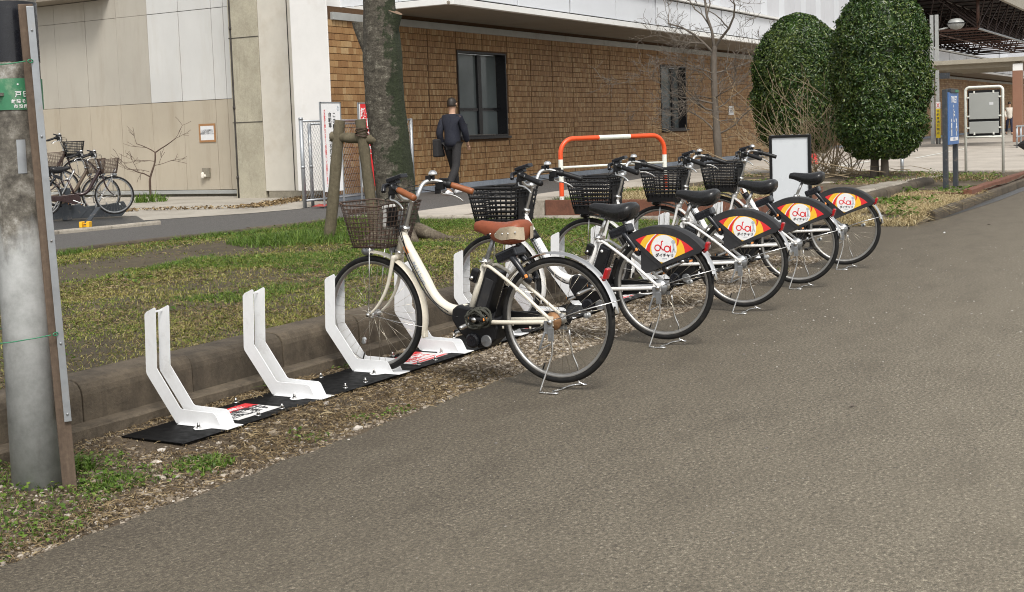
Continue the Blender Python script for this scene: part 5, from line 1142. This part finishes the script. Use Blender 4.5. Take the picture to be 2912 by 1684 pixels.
for cx,fem in ((.22,0),(.64,1)):
    cz=1.0; st=[((cx,cz+.09),(cx,cz-.02),.085),((cx-.022,cz),(cx-.022,cz-.13),.035),((cx+.022,cz),(cx+.022,cz-.13),.035)]
    if fem: st=[((cx,cz+.09),(cx,cz+.03),.06),((cx,cz+.03),(cx,cz-.05),.12),((cx-.018,cz),(cx-.018,cz-.13),.026),((cx+.018,cz),(cx+.018,cz-.13),.026)]
    pic('pictogram',st,[(cx,cz+.128,.032)])
mb=MB(); mb.box((.43,-.062,.82),(.66,.004,.06)); mb.build('plate','p_white',p_); textmesh('lettering','お手洗い',.05,'p_blue',p_,frame((.43,-.065,.82),(1,0,0),(0,0,1)))
t=thing('information_board','white tubular frame holding two blank grey metal panels','notice board',(26.6,4.30,.19),R(-90)); w_=.70
mb=MB(); c=.08; H=1.70
path=[(-w_/2,0,0),(-w_/2,0,H-c)]+[(-w_/2+c-c*math.cos(a),0,H-c+c*math.sin(a)) for a in np.linspace(0,PI/2,7)[1:]]; path+= [(-p[0],0,p[2]) for p in path[::-1]]
mb.tube(path,.027,12); mb.cyl((-w_/2,0,.72),(w_/2,0,.72),.022,10); mb.build('frame','barrier_white',t)
mb=MB(); mb.box((0,-.02,1.33),(.555,.012,.52)); mb.build('panel','stainless',t,.012); mb=MB(); mb.box((0,-.02,.905),(.555,.012,.235)); mb.build('panel','stainless',t,.012)
mb=MB(); mb.box((0,0,1.18),(.60,.012,.92)); mb.build('backing','black',t)
for sx in (-1,1):
    for z in (.90,1.13,1.50):
        mb=MB(); mb.box((sx*.297,-.024,z),(.05,.02,.03)); mb.build('clamp','barrier_white',t,.003)
for x in (-.18,.18):
    for z in (.785,1.60):
        mb=MB(); mb.box((x,-.024,z),(.03,.02,.05)); mb.build('clamp','barrier_white',t,.003)
mb=MB(); mb.box((.14,-.0275,1.37),(.075,.003,.05)); mb.build('label','paper',t)
t=thing('street_lamp','tall grey twin-post street lamp with a round shade','street lamp',(55.5,10.92,.2))
mb=MB(); mb.box((0,.10,2.68),(.14,.14,5.36)); mb.box((0,-.10,2.68),(.14,.14,5.36)); mb.build('post','ledge',t,.01)
mb=MB(); mb.cyl((0,-.1,4.72),(0,-.55,4.80),.035,8); mb.build('arm','ledge',t)
mb=MB(); mb.lathe([(.0,.24),(.2,.21),(.31,.11),(.34,.0),(.31,-.08),(.2,-.19),(0,-.23)],(0,-.87,4.92),20); mb.build('shade','ledge',t); mb=MB(); mb.lathe([(.36,.02),(.385,.0),(.36,-.02)],(0,-.87,4.95),20); mb.build('shade_rim','black',t)
mb=MB(); mb.box((0,-.40,2.82),(.06,.40,.24)); mb.build('plate','dark_grey',t)
t=thing('yellow_sign','slim yellow upright sign with a white pictogram head beside the street lamp','sign',(54.6,10.62,.2))
for x in (-.06,.06): 
    mb=MB(); mb.cyl((0,x,0),(0,x,.4),.025,8); mb.build('leg','dark_steel',t)
mb=MB(); mb.box((0,0,.86),(.05,.17,1.2)); mb.build('panel','yellow',t,.004); mb=MB(); mb.box((0,0,1.60),(.05,.17,.27)); hd=mb.build('head','p_white',t,.004)
mb=MB()
for s in (-1,1): mb.box((-.028,0,1.60),(.004,.02,.22),Matrix.Rotation(s*.5,3,'X'))
mb.build('mark','p_red',hd)
columntext('lettering','自転車通行禁止',.12,'p_text',t,(-.028,0,1.36),(0,-1,0),(0,0,1),.15,.002)
t=thing('red_bollard','short red cylindrical post behind the blank board','bollard',(33.4,9.72,.2))
mb=MB(); mb.lathe([(.14,0),(.145,.05),(.12,.09),(.12,.62),(.115,.68),(.07,.74),(0,.75)],(0,0,0),16); mb.build('post','p_red',t)
t=thing('yellow_tag','small bright yellow tag on a grey stake near the dry shrub','sign',(32.5,9.18,.2))
mb=MB(); mb.cyl((0,0,0),(0,0,.7),.02,8); mb.build('stake','galv',t); mb=MB(); mb.box((-.02,0,.52),(.03,.15,.28)); p_=mb.build('plate','yellow',t,.01); textmesh('lettering','消火栓',.05,'p_text',p_,frame((-.037,0,.52),(0,-1,0),(0,0,1)))
t=thing('bollard','slim grey metal bollard at the plaza edge right of the clipped tree','bollard',(27.7,6.14,.2))
mb=MB(); mb.cyl((0,0,0),(0,0,.34),.035,12); mb.build('post','galv',t)
# ------------------------------------------------------------ far canopy and space frame
t=thing('walkway_canopy','beige flat walkway canopy on a brown column beyond the information board','canopy',(48,6.64,.2))
mb=MB(); mb.box((3.0,1.45,3.02),(6.2,3.3,.07)); mb.box((-.06,1.45,3.05),(.14,3.4,.15)); mb.build('roof','beige_steel',t,.006)
mb=MB()
for i in range(6): mb.box((.4+i*1.1,1.4,2.90),(.12,3.0,.17))
mb.build('joists','beige_steel',t); mb=MB(); mb.box((0.1,0,1.4),(.32,.32,2.5)); mb.build('column','col_brown',t,.01); mb=MB(); mb.box((.1,0,2.76),(.30,.30,.26)); mb.build('lamp_head','trim',t,.006)
mb=MB(); mb.box((6.2,0,1.4),(.32,.32,2.8)); mb.build('column','col_brown',t,.01)
t=thing('station_roof','dark station roof carried on a brown steel space frame, high on the right','roof',(0,0,0))
mb=MB(); mb.box((77,19,6.75),(44,20.4,.12)); mb.build('roof_deck','roof_dark',t); mb=MB(); mb.box((77,8.85,6.75),(44,.16,.95)); mb.build('roof_fascia','beige_steel',t)
low=lambda i,j:Vector((58+2.1*i,9.6+2.1*j,5.05)); upn=lambda i,j:Vector((56.95+2.1*i,8.9+2.1*j+.2,6.45)); NI,NJ=13,6
mb=MB(); m2=MB(); m3=MB()
for i in range(NI):
    for j in range(NJ):
        if i<NI-1: (mb if j else m3).tube([low(i,j),low(i+1,j)],.05 if j==0 else .032,6,cap=False)
        if j<NJ-1: mb.tube([low(i,j),low(i,j+1)],.06 if i==0 else .030,6,cap=False)
        for di,dj in ((0,0),(1,0),(0,1),(1,1)): m2.tube([low(i,j),upn(i+di,j+dj)],.032,5,cap=False)
        if i: m2.tube([upn(i,j),upn(i+1,j)],.045,5,cap=False)
        m2.tube([upn(i,j),upn(i,j+1)],.045,5,cap=False)
        if i<NI-1 and j<NJ-1 and i>1 and (i+j)%2: mb.tube([low(i,j),low(i+1,j+1)],.03,5,cap=False)
mb.build('lower_chords','brown_steel',t); m2.build('struts','dark_steel',t); m3.build('edge_chord','galv',t)
mb=MB(); mb.cyl((58,9.6,5.05),(58,9.6,6.7),.07,10); mb.build('post','brown_steel',t)
t=thing('far_building','far white panelled building seen through the roof frame','building',(0,0,0))
mb=MB(); mb.box((112,24,6.0),(.5,44,12)); mb.build('wall','pale_grey_panel',t)
for i in range(16):
    mb=MB(); mb.box((111.7,3+i*2.7,6.9),(.1,.55 if i%2 else 1.0,6)); mb.build('panel','fascia',t)
mb=MB(); mb.box((111.72,24,2.0),(.08,44,3.6)); mb.build('base','soffit',t)
t=thing('dark_doorway','tall grey panelled entrance screen set in the far tiled wall','door',(64.5,14.0,.2))
mb=MB(); mb.box((0,0,1.55),(3.4,.12,3.1)); mb.build('panel','pale_grey_panel',t,.01); mb=MB()
for x in (-1.75,-.1,1.75): mb.box((x,-.07,1.55),(.16,.1,3.1))
mb.build('frame','dark_steel',t)
t=thing('handrail','pale grey tubular handrail at the foot of the brown canopy column','railing',(45.2,6.28,.2))
for x in (0,.9,1.8):
    mb=MB(); mb.cyl((x,0,0),(x,0,.72),.035,8); mb.build('post','galv',t)
for z in (.72,.38):
    mb=MB(); mb.cyl((-.05,0,z),(1.9,0,z),.03,8); mb.build('rail','galv',t)
t=thing('umbrella','black half-open umbrella resting on the plaza at the right edge','umbrella',(36.6,4.72,.2),R(-90))
mb=MB(); rib=10
rings=[]
for f in np.linspace(0,1,7):
    rings.append([(-.35+.62*f,(.02+.30*math.sin(f*1.5))*(1-.07*math.cos(2*PI*k/4*1))*math.cos(2*PI*k/40),.30+(.02+.30*math.sin(f*1.5))*(1-.08*(k%4==2))*math.sin(2*PI*k/40)) for k in range(40)])
mb.loft(rings,cap=False); mb.build('canopy','charcoal',t); mb=MB(); mb.cyl((-.45,0,.30),(.75,0,.28),.010,8); mb.tube([(.75,0,.28),(.82,0,.27),(.85,.04,.25),(.82,.07,.24)],.014,8); mb.build('shaft','black',t)
# ------------------------------------------------------------ people
def skin(name,verts,edges,rads,mat,parent,lev=2,root=0):
    me=bpy.data.meshes.new(name); me.from_pydata([tuple(v) for v in verts],edges,[]); me.materials.append(M[mat]); o=link(name,me,parent)
    o.modifiers.new('skin','SKIN').use_smooth_shade=True
    for i,s in enumerate(me.skin_vertices[0].data): s.radius=(rads[i],rads[i]) if isinstance(rads[i],(int,float)) else rads[i]; s.use_root=(i==root)
    m=o.modifiers.new('sub','SUBSURF'); m.levels=lev; m.render_levels=lev; return o
def person(label,loc,rotz,top,legs,shoe,hairm,stride=.28,bag=None,H=1.0):
    """walks along local +x; z up"""
    t=thing('person',label,'person',loc,rotz); s=stride
    pel=(0,0,.94*H); ch=(.03,0,1.22*H); nk=(.03,0,1.46*H); hd=(.05,0,1.60*H); hdt=(.04,0,1.72*H)
    J=[pel,ch,(.02,0,1.40*H),nk,hd,hdt,
       (.0,.09,.90*H),(s*.55,.10,.50*H),(s*.80,.10,.09*H),(s*.80+.15,.11,.045),
       (.0,-.09,.90*H),(-s*.25,-.10,.50*H),(-s*1.15,-.10,.13*H),(-s*1.15+.14,-.10,.04),
       (.02,.18,1.39*H),(-.09,.23,1.13*H),(.02,.22,.90*H),(.05,.21,.82*H),
       (.02,-.18,1.39*H),(.06,-.24,1.14*H),(.20,-.22,.95*H),(.25,-.21,.88*H)]
    E=[(0,1),(1,2),(2,3),(3,4),(4,5),(0,6),(6,7),(7,8),(8,9),(0,10),(10,11),(11,12),(12,13),(2,14),(14,15),(15,16),(16,17),(2,18),(18,19),(19,20),(20,21)]
    rd=[(.10,.08),(.11,.085),(.10,.08),.055,(.075,.09),(.07,.085),.08,.055,.038,.035,.08,.055,.038,.035,.055,.042,.030,.034,.055,.042,.030,.034]
    skin('body',J,E,rd,'skin',t)
    # fingers on both hands
    for side,w in ((1,J[17]),(-1,J[21])):
        vs=[];es=[];rs=[]
        for k in range(4):
            n=len(vs); y=w[1]-.03+.018*k; vs+=[(w[0],y,w[2]),(w[0]+.012,y,w[2]-.05),(w[0]+.03,y,w[2]-.075-.008*(k in(1,2)))]; es+=[(n,n+1),(n+1,n+2)]; rs+=[.010,.009,.008]
        n=len(vs); vs+=[(w[0]+.01,w[1]-.03*side,w[2]+.02),(w[0]+.04,w[1]-.04*side,w[2]-.02)]; es+=[(n,n+1)]; rs+=[.010,.009]
        mb=MB()
        for a,b in es: mb.tube([vs[a],vs[b]],[rs[a],rs[b]],6)
        mb.build('fingers','skin',t)
    skin('jacket',[(0,0,.84*H),(0,0,1.0*H),(.03,0,1.22*H),(.02,0,1.40*H),(.03,0,1.47*H),J[14],J[15],J[16],J[18],J[19],J[20]],[(0,1),(1,2),(2,3),(3,4),(3,5),(5,6),(6,7),(3,8),(8,9),(9,10)],[(.20,.17),(.19,.16),(.185,.15),(.135,.12),.085,.088,.072,.058,.088,.072,.058],top,t)
    skin('trousers',[(0,0,.92*H),J[6],J[7],(J[8][0],J[8][1],.12*H),J[10],J[11],(J[12][0],J[12][1],.16*H)],[(0,1),(1,2),(2,3),(0,4),(4,5),(5,6)],[(.11,.09),.10,.078,.066,.10,.078,.066],legs,t)
    for j in (8,12):
        x,y,z=J[j]; zz=.035 if j==8 else .05
        mb=MB(); rings=[]
        for dx,wd,h in ((-.075,.028,.05),(-.05,.040,.085),(0,.042,.095),(.07,.044,.07),(.13,.046,.055),(.17,.035,.04),(.19,.012,.02)):
            rings.append([(x+dx,y+wd*math.cos(a),max(.0,(zz-.035))+h*.5+h*.5*math.sin(a)) for a in np.linspace(0,2*PI,13)[:-1]])
        mb.loft(rings); mb.build('shoe',shoe,t)
    mb=MB(); c=Vector((.05,0,1.645*H)); rg=[]
    for lat in np.linspace(-.25,PI/2,8): rg.append([(c.x-.02+.098*math.cos(lat)*math.cos(a)*1.05,c.y+.088*math.cos(lat)*math.sin(a),c.z+.035+.10*math.sin(lat)-(.05 if math.cos(a)<0.2 else 0)*(lat<.2)) for a in np.linspace(0,2*PI,19)[:-1]])
    mb.loft(rg); mb.build('hair',hairm,t)
    mb=MB(); mb.loft([[(c.x+.09+dx,.0+w*math.cos(a),c.z-.01+dz+w*1.2*math.sin(a)) for a in np.linspace(0,2*PI,9)[:-1]] for dx,w,dz in ((0,.018,-.005),(.022,.010,-.012))]); mb.build('nose','skin',t)
    mb=MB()
    for sy in (-1,1): mb.lathe([(.0,.004),(.010,.0),(.0,-.004)],(c.x+.088,sy*.033,c.z+.022),8,ax='x')
    mb.box((c.x+.083,0,c.z-.055),(.008,.045,.008)); mb.build('face_features','hair',t)
    for sy in (-1,1):
        mb=MB(); mb.lathe([(0,.01),(.022,.004),(.026,0),(0,-.006)],(c.x-.005,sy*.092,c.z),8,ax='y'); mb.build('ear','skin',t)
    if bag:
        mb=MB(); mb.box((-.06,.26,.86*H),(.34,.12,.34)); mb.build('bag',bag,t,.03,3); mb=MB(); mb.tube(spline([(-.05,.22,1.02*H),(.02,.14,1.30*H),(.02,.02,1.50*H),(.0,-.10,1.42*H)],5),.012,6); mb.build('bag_strap','black',t)
    return t
person('person in dark navy jacket and trousers with white shoes striding past the tiled wall',(20.45,12.82,.2),R(8),'navy','charcoal','p_white','hair',.44,'charcoal',1.03)
person('person in a white top and dark jeans far away beside the brown column',(74.6,10.75,.2),R(200),'white_cloth','denim','black','hair',.25,None,1.02)
t=thing('pink_toy','small pink and white plastic object lying on the path behind the board','plastic object',(9.15,10.95,.2))
mb=MB(); mb.lathe([(0,.10),(.06,.09),(.08,.06),(.075,.05)],(0,0,0),14); mb.build('top','p_white',t); mb=MB(); mb.lathe([(.076,.05),(.085,.03),(.07,0),(0,0)],(0,0,0),14); mb.build('base','pink',t)
# ------------------------------------------------------------ racks and dark bicycles by the panelled wall
def hrack(loc,a,label):
    t=thing('wheel_rack',label,'bicycle rack',loc,a,'grey bicycle racks by the panelled wall')
    for s in (-1,1):
        mb=MB(); A=[(-.34,.03),(-.38,.20),(.20,.22),(.44,.26),(.50,.14),(.40,.03)]; mb.prism([(x,s*.065-.004,z) for x,z in A],[(x,s*.065+.004,z) for x,z in A]); mb.build('side_plate','dark_grey',t,.004)
    mb=MB(); mb.box((.02,0,.05),(.7,.12,.02)); mb.build('trough','dark_grey',t)
    mb=MB(); mb.tube(spline([(-.02,.085,.14),(.20,.085,.50),(.33,.085,.74),(.355,.04,.78),(.355,-.04,.78),(.33,-.085,.74),(.20,-.085,.50),(-.02,-.085,.14)],4),.014,8); mb.build('wheel_guard','steel',t)
    mb=MB(); mb.box((-.42,0,.26),(.14,.16,.50)); mb.build('pillar','dark_grey',t,.006); return t
da=R(-38)
hrack((14.25,15.62,.205),da,'dark grey wheel rack holding the bronze bicycle, nearest the sapling')
hrack((13.75,16.0,.205),da,'dark grey wheel rack behind the first, holding the black bicycle')
t=thing('rack_stopper','yellow-tipped grey rack leg standing on the white line','rack leg',(12.72,14.12,.21),R(205)); t.scale=(.72,)*3
mb=MB(); mb.box((-.28,0,.20),(.75,.09,.03),Matrix.Rotation(.42,3,'Y')); mb.build('arm','dark_grey',t,.004); mb=MB(); mb.box((.06,.07,.06),(.16,.06,.12)); mb.box((.06,-.07,.06),(.16,.06,.12)); mb.box((.0,0,.045),(.12,.16,.07)); mb.build('stopper','stop_yellow',t,.012)
sheet('rack_pad',[(9,15.2),(9,13.92),(12.2,13.72),(13.4,13.60),(14.9,15.4),(13.9,17.4),(9,17.6)],.211,'wet')
dk=dict(ff='grey_metal',rf='grey_metal',grip='black',plastic=False,saddle='vinyl',dark=1,basket='rust_wire',stay='steel')
GD='dark bicycles parked by the panelled wall'
def dark(label,x,y,z,paint,sc_,ang,**k):
    o=make_bike(label,(x,y,z),ang,dict(dk,paint=paint,**k),GD); o.scale=(sc_,)*3; return o
dark('bronze city bicycle with a brown wire basket in the nearest grey rack',13.50,16.20,.27,'bronze_bike',.90,da)
dark('maroon city bicycle with a dark front basket raised in the rack behind',13.8,17.0,.55,'maroon_bike',.90,da,plastic=True)
dark('dark brown city bicycle wedged between the others in the racks',13.35,15.75,.27,'maroon_bike',.90,da)
dark('black city bicycle partly hidden behind the signboard post',13.05,16.6,.40,'black_gloss',.90,da)
# ------------------------------------------------------------ vegetation, stones, litter
def inpoly(P,poly):
    x,y=P[:,0],P[:,1]; r=np.zeros(len(P),bool); n=len(poly)
    for i in range(n):
        (x0,y0),(x1,y1)=poly[i],poly[(i+1)%n]; c=((y0>y)!=(y1>y))&(x<(x1-x0)*(y-y0)/(y1-y0+1e-12)+x0); r^=c
    return r
def scatter(n,x0,x1,y0,y1,bias=0):
    u=rng.random(n); 
    X=x0+(x1-x0)*(u**(1+bias)); return X,rng.uniform(y0,y1,n)
# lawn: short patchy blades over flat litter, bare brown band near the path
def dirtband(X,Y): return np.exp(-((Y-(8.9+.12*(X-8)))/.62)**2)*np.clip((12.2-X)/1.2,0,1)
n=430000; X,Y=scatter(n,1.5,13.8,4.86,10.55,.35); dirt=dirtband(X,Y); den=fb(X,Y,.9,41); den2=fb(X,Y,3.2,42)
near=np.clip((9.5-X)/5,0,1)*np.clip((7.2-Y)/2.5,0,1)
kp=rng.random(n)<np.clip(.24+1.0*np.clip((den-.28)*2.4,0,1)*np.clip((den2-.18)*2.2,0,1)-.12*near,0.08,1)*(1-.96*np.clip(dirt*1.6-.25*den2,0,1)); X,Y=X[kp],Y[kp]
dist=np.hypot(X,Y); h=rng.uniform(.010,.034,len(X))*(.6+.8*fb(X,Y,1.5,46)); P=np.stack([X,Y,lz(X,Y)-.004],-1)
blades('lawn_grass',P,h,rng.uniform(.0032,.0062,len(X))*np.clip(dist/7,1,1.7),'grass',1.1,kind='stuff')
n=95000; X,Y=scatter(n,1.5,13.8,4.86,10.55,.5); dirt=dirtband(X,Y); lit=fb(X,Y,1.3,43); kp=rng.random(n)<np.clip((lit-.25)*2,.1,1)*(1-.93*np.clip(dirt*1.5,0,1))*np.where(X>9.5,.45,1); X,Y=X[kp],Y[kp]; dist=np.hypot(X,Y)
fibres('lawn_litter',np.stack([X,Y,lz(X,Y)+.002],-1),rng.uniform(.012,.05,len(X)),rng.uniform(.0016,.0036,len(X))*np.clip(dist/6.5,1,1.5),'litter',.014,1.3,kind='stuff')
def clump(name,label,x,y,z,n,rad,h,mat='tuft',lean=.7,wd=(.004,.009)):
    a=rng.random(n)*2*PI; r=rad*np.sqrt(rng.random(n)); P=np.stack([r*np.cos(a),r*np.sin(a),0*a],-1); t=blades(name,P,h*rng.uniform(.5,1,n)*(1-.4*r/rad),rng.uniform(*wd,n),mat,lean)
    t.location=(x,y,z); t['label']=label; t['category']='weeds'; return t
def leafmat(name,X,Y,Z,size,mat,hmax=.04,**k):
    n=len(X); P=np.stack([X,Y,Z+rng.uniform(.006,hmax,n)],-1); N=np.stack([rng.normal(0,.45,n),rng.normal(0,.45,n),np.ones(n)],-1); a=leaves(P,N,size,.75,fold=.1); return npmesh(name,a[0],np.concatenate([a[1],a[2]]),mat,None,False,kind='stuff',**k)
n=120000; X,Y=scatter(n,6.5,13.8,4.9,10.5,0); gm=fb(X,Y,.8,144)+.22*np.clip((X-8.5)/3,0,1)-.1; kp=(gm>.52)&(rng.random(n)<.9)&(dirtband(X,Y)<.55); X,Y=X[kp],Y[kp]; blades('green_lawn_grass',np.stack([X,Y,lz(X,Y)-.003],-1),rng.uniform(.018,.05,len(X)),rng.uniform(.004,.008,len(X)),'tuft',1.0,kind='stuff')
# broad-leaf ground cover in the lawn
n=20000; X,Y=scatter(n,3,13.7,4.9,10.4,.3); d=fb(X,Y,1.1,47)*.6+fb(X,Y,4,48)*.4; kp=(d>.575)|((np.hypot(X-11,Y-8.9)<1.3)&(rng.random(n)<.6)); kp&=~((np.abs(Y-(8.9+.12*(X-8)))<.5)&(X<10.8)); X,Y=X[kp],Y[kp]; leafmat('ground_cover',X,Y,lz(X,Y),rng.uniform(.015,.04,len(X)),'tuft')
clump('weed_clump','lush green weeds round the foot of the left tree prop leg',10.75,8.75,.25,2600,.75,.20,lean=.8)
# lush weeds along path edge
n=5000; X=rng.uniform(6,13.8,n); Y=10.58-.12*(X-9.2)*.9-np.abs(rng.normal(0,.16,n)); kp=fb(X,Y,2.2,49)>.42; X,Y=X[kp],Y[kp]; blades('edge_weeds',np.stack([X,Y,lz(X,Y)],-1),rng.uniform(.03,.10,len(X)),rng.uniform(.004,.009,len(X)),'tuft',.9,kind='stuff')
# verge: stones, straw, weeds
def stones(name,X,Y,Z,S,mat,**k):
    ico=np.array([(0,0,1),(.894,0,.447),(.276,.851,.447),(-.724,.526,.447),(-.724,-.526,.447),(.276,-.851,.447),(.724,.526,-.447),(-.276,.851,-.447),(-.894,0,-.447),(-.276,-.851,-.447),(.724,-.526,-.447),(0,0,-1)])
    fc=np.array([(0,1,2),(0,2,3),(0,3,4),(0,4,5),(0,5,1),(1,6,2),(2,7,3),(3,8,4),(4,9,5),(5,10,1),(1,10,6),(2,6,7),(3,7,8),(4,8,9),(5,9,10)]); n=len(X)
    sc3=np.stack([rng.uniform(.8,1.4,n),rng.uniform(.55,1.0,n),rng.uniform(.35,.75,n)],-1)*S[:,None]; a=rng.random(n)*2*PI
    V=ico[None]*(1+rng.normal(0,.14,(n,12,1)))*sc3[:,None]; c,s=np.cos(a)[:,None],np.sin(a)[:,None]
    W=np.stack([V[...,0]*c-V[...,1]*s,V[...,0]*s+V[...,1]*c,V[...,2]],-1)+np.stack([X,Y,Z],-1)[:,None]
    return npmesh(name,W.reshape(-1,3),(fc[None]+np.arange(n)[:,None,None]*12).reshape(-1,3),mat,None,False,**k)
n=70000; X,Y=scatter(n,.6,12.5,3.47,4.56,.35); cover=(Y>4.03)&(Y<4.44)&(X>4.08)
st=.12+.9*np.clip((3.72-Y)*4,0,1)*np.clip(fb(X,Y,.9,54)*2-.5,0.1,1)+.55*np.clip((fb(X,Y,1.1,55)-.42)*3,0,1)+.75*np.clip((X-5.6)/1.2,0,1)*np.clip((9-X)/2,.5,1); kp=(rng.random(n)<st)&~cover; X,Y=X[kp],Y[kp]
S=np.exp(rng.normal(math.log(.0066),.40,len(X)))*np.clip(np.hypot(X,Y)/6,1,1.5); S=np.minimum(S,.017); stones('gravel',X,Y,vz(X,Y)+S*.15,S,'stone',kind='stuff')
n=230; X,Y=scatter(n,.8,4.8,3.5,4.7,0); S=rng.uniform(.011,.025,n); kp=~((Y>4.02)&(X>4.06)); stones('pebbles',X[kp],Y[kp],vz(X[kp],Y[kp])+S[kp]*.2,S[kp],'stone',kind='stuff')
n=110000; X,Y=scatter(n,.8,12.4,3.46,4.56,.5); cover=(Y>4.05)&(Y<4.42)&(X>4.1); d=fb(X,Y,1.0,57); kp=(rng.random(n)<np.clip(.25+(d-.3)*2.2,0.05,1)*np.where(X<6.2,1,.22)*np.clip((Y-3.44)*7,.25,1))&~cover; X,Y=X[kp],Y[kp]
fibres('straw_litter',np.stack([X,Y,vz(X,Y)+.002],-1),np.exp(rng.normal(math.log(.026),.5,len(X))),rng.uniform(.0016,.0034,len(X)),'litter',.013,1.5,kind='stuff')
n=16000; X,Y=scatter(n,1.0,12.3,3.47,4.55,.6); d=fb(X,Y,1.15,59); nearb=np.clip((4.3-X)/1.0,0,1); kp=(d+.34*nearb>.66)&~((Y>4.0)&(Y<4.47)&(X>4.06)); X,Y=X[kp],Y[kp]
leafmat('verge_weeds',X,Y,vz(X,Y),rng.uniform(.012,.026,len(X)),'tuft',.035)
blades('verge_grass',np.stack([X[::2],Y[::2],vz(X[::2],Y[::2])],-1),rng.uniform(.02,.06,len(X[::2])),rng.uniform(.002,.0045,len(X[::2])),'tuft',.9,kind='stuff')
for i,(x,y,h,n_,lb) in enumerate(((3.62,4.25,.13,260,'upright green weed clump beside the signboard post'),(3.55,3.90,.06,500,'low bright green weed patch at the foot of the signboard post'),(3.95,3.78,.05,420,'low green weed patch in front of the first black plate'))): clump('weed_clump',lb,x,y,-.01,n_,.13,h,lean=.8,wd=(.004,.011))
clump('weed_clump','small dark green weed growing at the kerb beside the second tyre stand',5.30,4.50,-.005,70,.05,.10,lean=1.0,wd=(.006,.014))
n=2600; X=rng.uniform(1.5,14,n); Y=np.minimum(rng.uniform(-2,3.44,n),3.44-np.abs(rng.normal(0,1.6,n))*(rng.random(n)<.6)); S=np.exp(rng.normal(math.log(.0022),.45,n))*np.clip(np.hypot(X,Y)/6,.7,1.6); stones('road_grit',X,Y,0*X+S*.2,S,'grit',kind='stuff')
# dry grass patch at the corner, planter straw, bed plants
def gz(X,Y): return -.03+.11*np.clip(np.minimum((X-16.1)/.8,(4.75-Y+1)*2),0,1)*np.clip((Y-3.4)*9,.4,1)+.04*(fb(X,Y,2,15)-.5)
n=16000; X,Y=scatter(n,16.1,21.5,3.46,4.68); kp=fb(X,Y,1,61)>.26; X,Y=X[kp],Y[kp]; blades('dry_grass',np.stack([X,Y,gz(X,Y)],-1),rng.uniform(.05,.15,len(X)),rng.uniform(.007,.012,len(X)),'straw_pale',1.6,None,.85,kind='stuff')
n=7000; X,Y=scatter(n,16.6,21.5,3.5,4.68); kp=fb(X,Y,1.1,62)>.60; X,Y=X[kp],Y[kp]; kp=rng.random(len(X))<.75; X,Y=X[kp],Y[kp]; leafmat('corner_weeds',X,Y,gz(X,Y),rng.uniform(.03,.065,len(X)),'tuft',.14)
n=9000; X,Y=scatter(n,14.75,17.4,5.0,7.75); P=np.stack([X,Y,.41+0*X],-1); gg=fb(X,Y,1.2,63)>.55; blades('planter_straw',P[~gg],rng.uniform(.04,.13,(~gg).sum()),rng.uniform(.005,.010,(~gg).sum()),'straw_pale',1.4,None,.8,kind='stuff'); blades('planter_grass',P[gg],rng.uniform(.04,.12,gg.sum()),rng.uniform(.005,.010,gg.sum()),'tuft',.9,kind='stuff')
n=26000; X,Y=scatter(n,17.6,27.1,3.6,9.0); d=fb(X,Y,.9,64); kp=(d>.585)&~((X<21.5)&(Y<4.9)); X,Y=X[kp],Y[kp]; Z=np.where(Y<4.9,.16,.20); q=rng.random(len(X))<.5
leafmat('bed_weeds',X[q],Y[q],Z[q],rng.uniform(.02,.055,q.sum()),'tuft',.10); blades('bed_straw',np.stack([X[~q],Y[~q],Z[~q]],-1),rng.uniform(.05,.16,(~q).sum()),rng.uniform(.006,.011,(~q).sum()),'straw',1.5,None,.8,kind='stuff')
clump('weed_clump','green weeds sprouting at the foot of the bare sapling',18.55,18.75,.21,170,.34,.34,lean=.7,wd=(.012,.024))
n=2600; X=rng.uniform(14,20,n); Y=np.interp(X,[14,16,16.7,20],[17.6,16.7,14.6,15.6])+rng.normal(0,.16,n); leafmat('fallen_leaves',X,Y,0*X+.21,rng.uniform(.03,.07,n),'straw',.05)
t=thing('broken_brick','broken brown brick half buried in the dry grass at the kerb corner','brick',(16.95,3.72,.03),.4)
mb=MB(); mb.box((0,0,0),(.21,.11,.10)); mb.build('piece','brick',t,.012); t.rotation_euler=(.2,.1,.5)
for i,(x,y,r_) in enumerate(((15.2,2.9,.02),(16.4,2.6,.018),(5.9,1.55,.012))):
    mb=MB(); mb.loft([[(dx,w_*math.cos(a),.004+h+h*math.sin(a)) for a in np.linspace(0,2*PI,9)[:-1]] for dx,w_,h in ((-r_*1.4,.003,.001),(-r_*.6,r_*.6,.004),(r_*.5,r_*.5,.006),(r_*1.5,.002,.001))]); o=mb.build('litter',('paper','bark_thin','bark_thin')[i],None); o.location=(x,y,0); o.rotation_euler=(0,0,i*1.3); o['category']='litter'; o['label']=('small white scrap of litter on the road near the far kerb','dark dead leaf on the road near the far kerb','tiny dark twig scrap on the near road')[i]
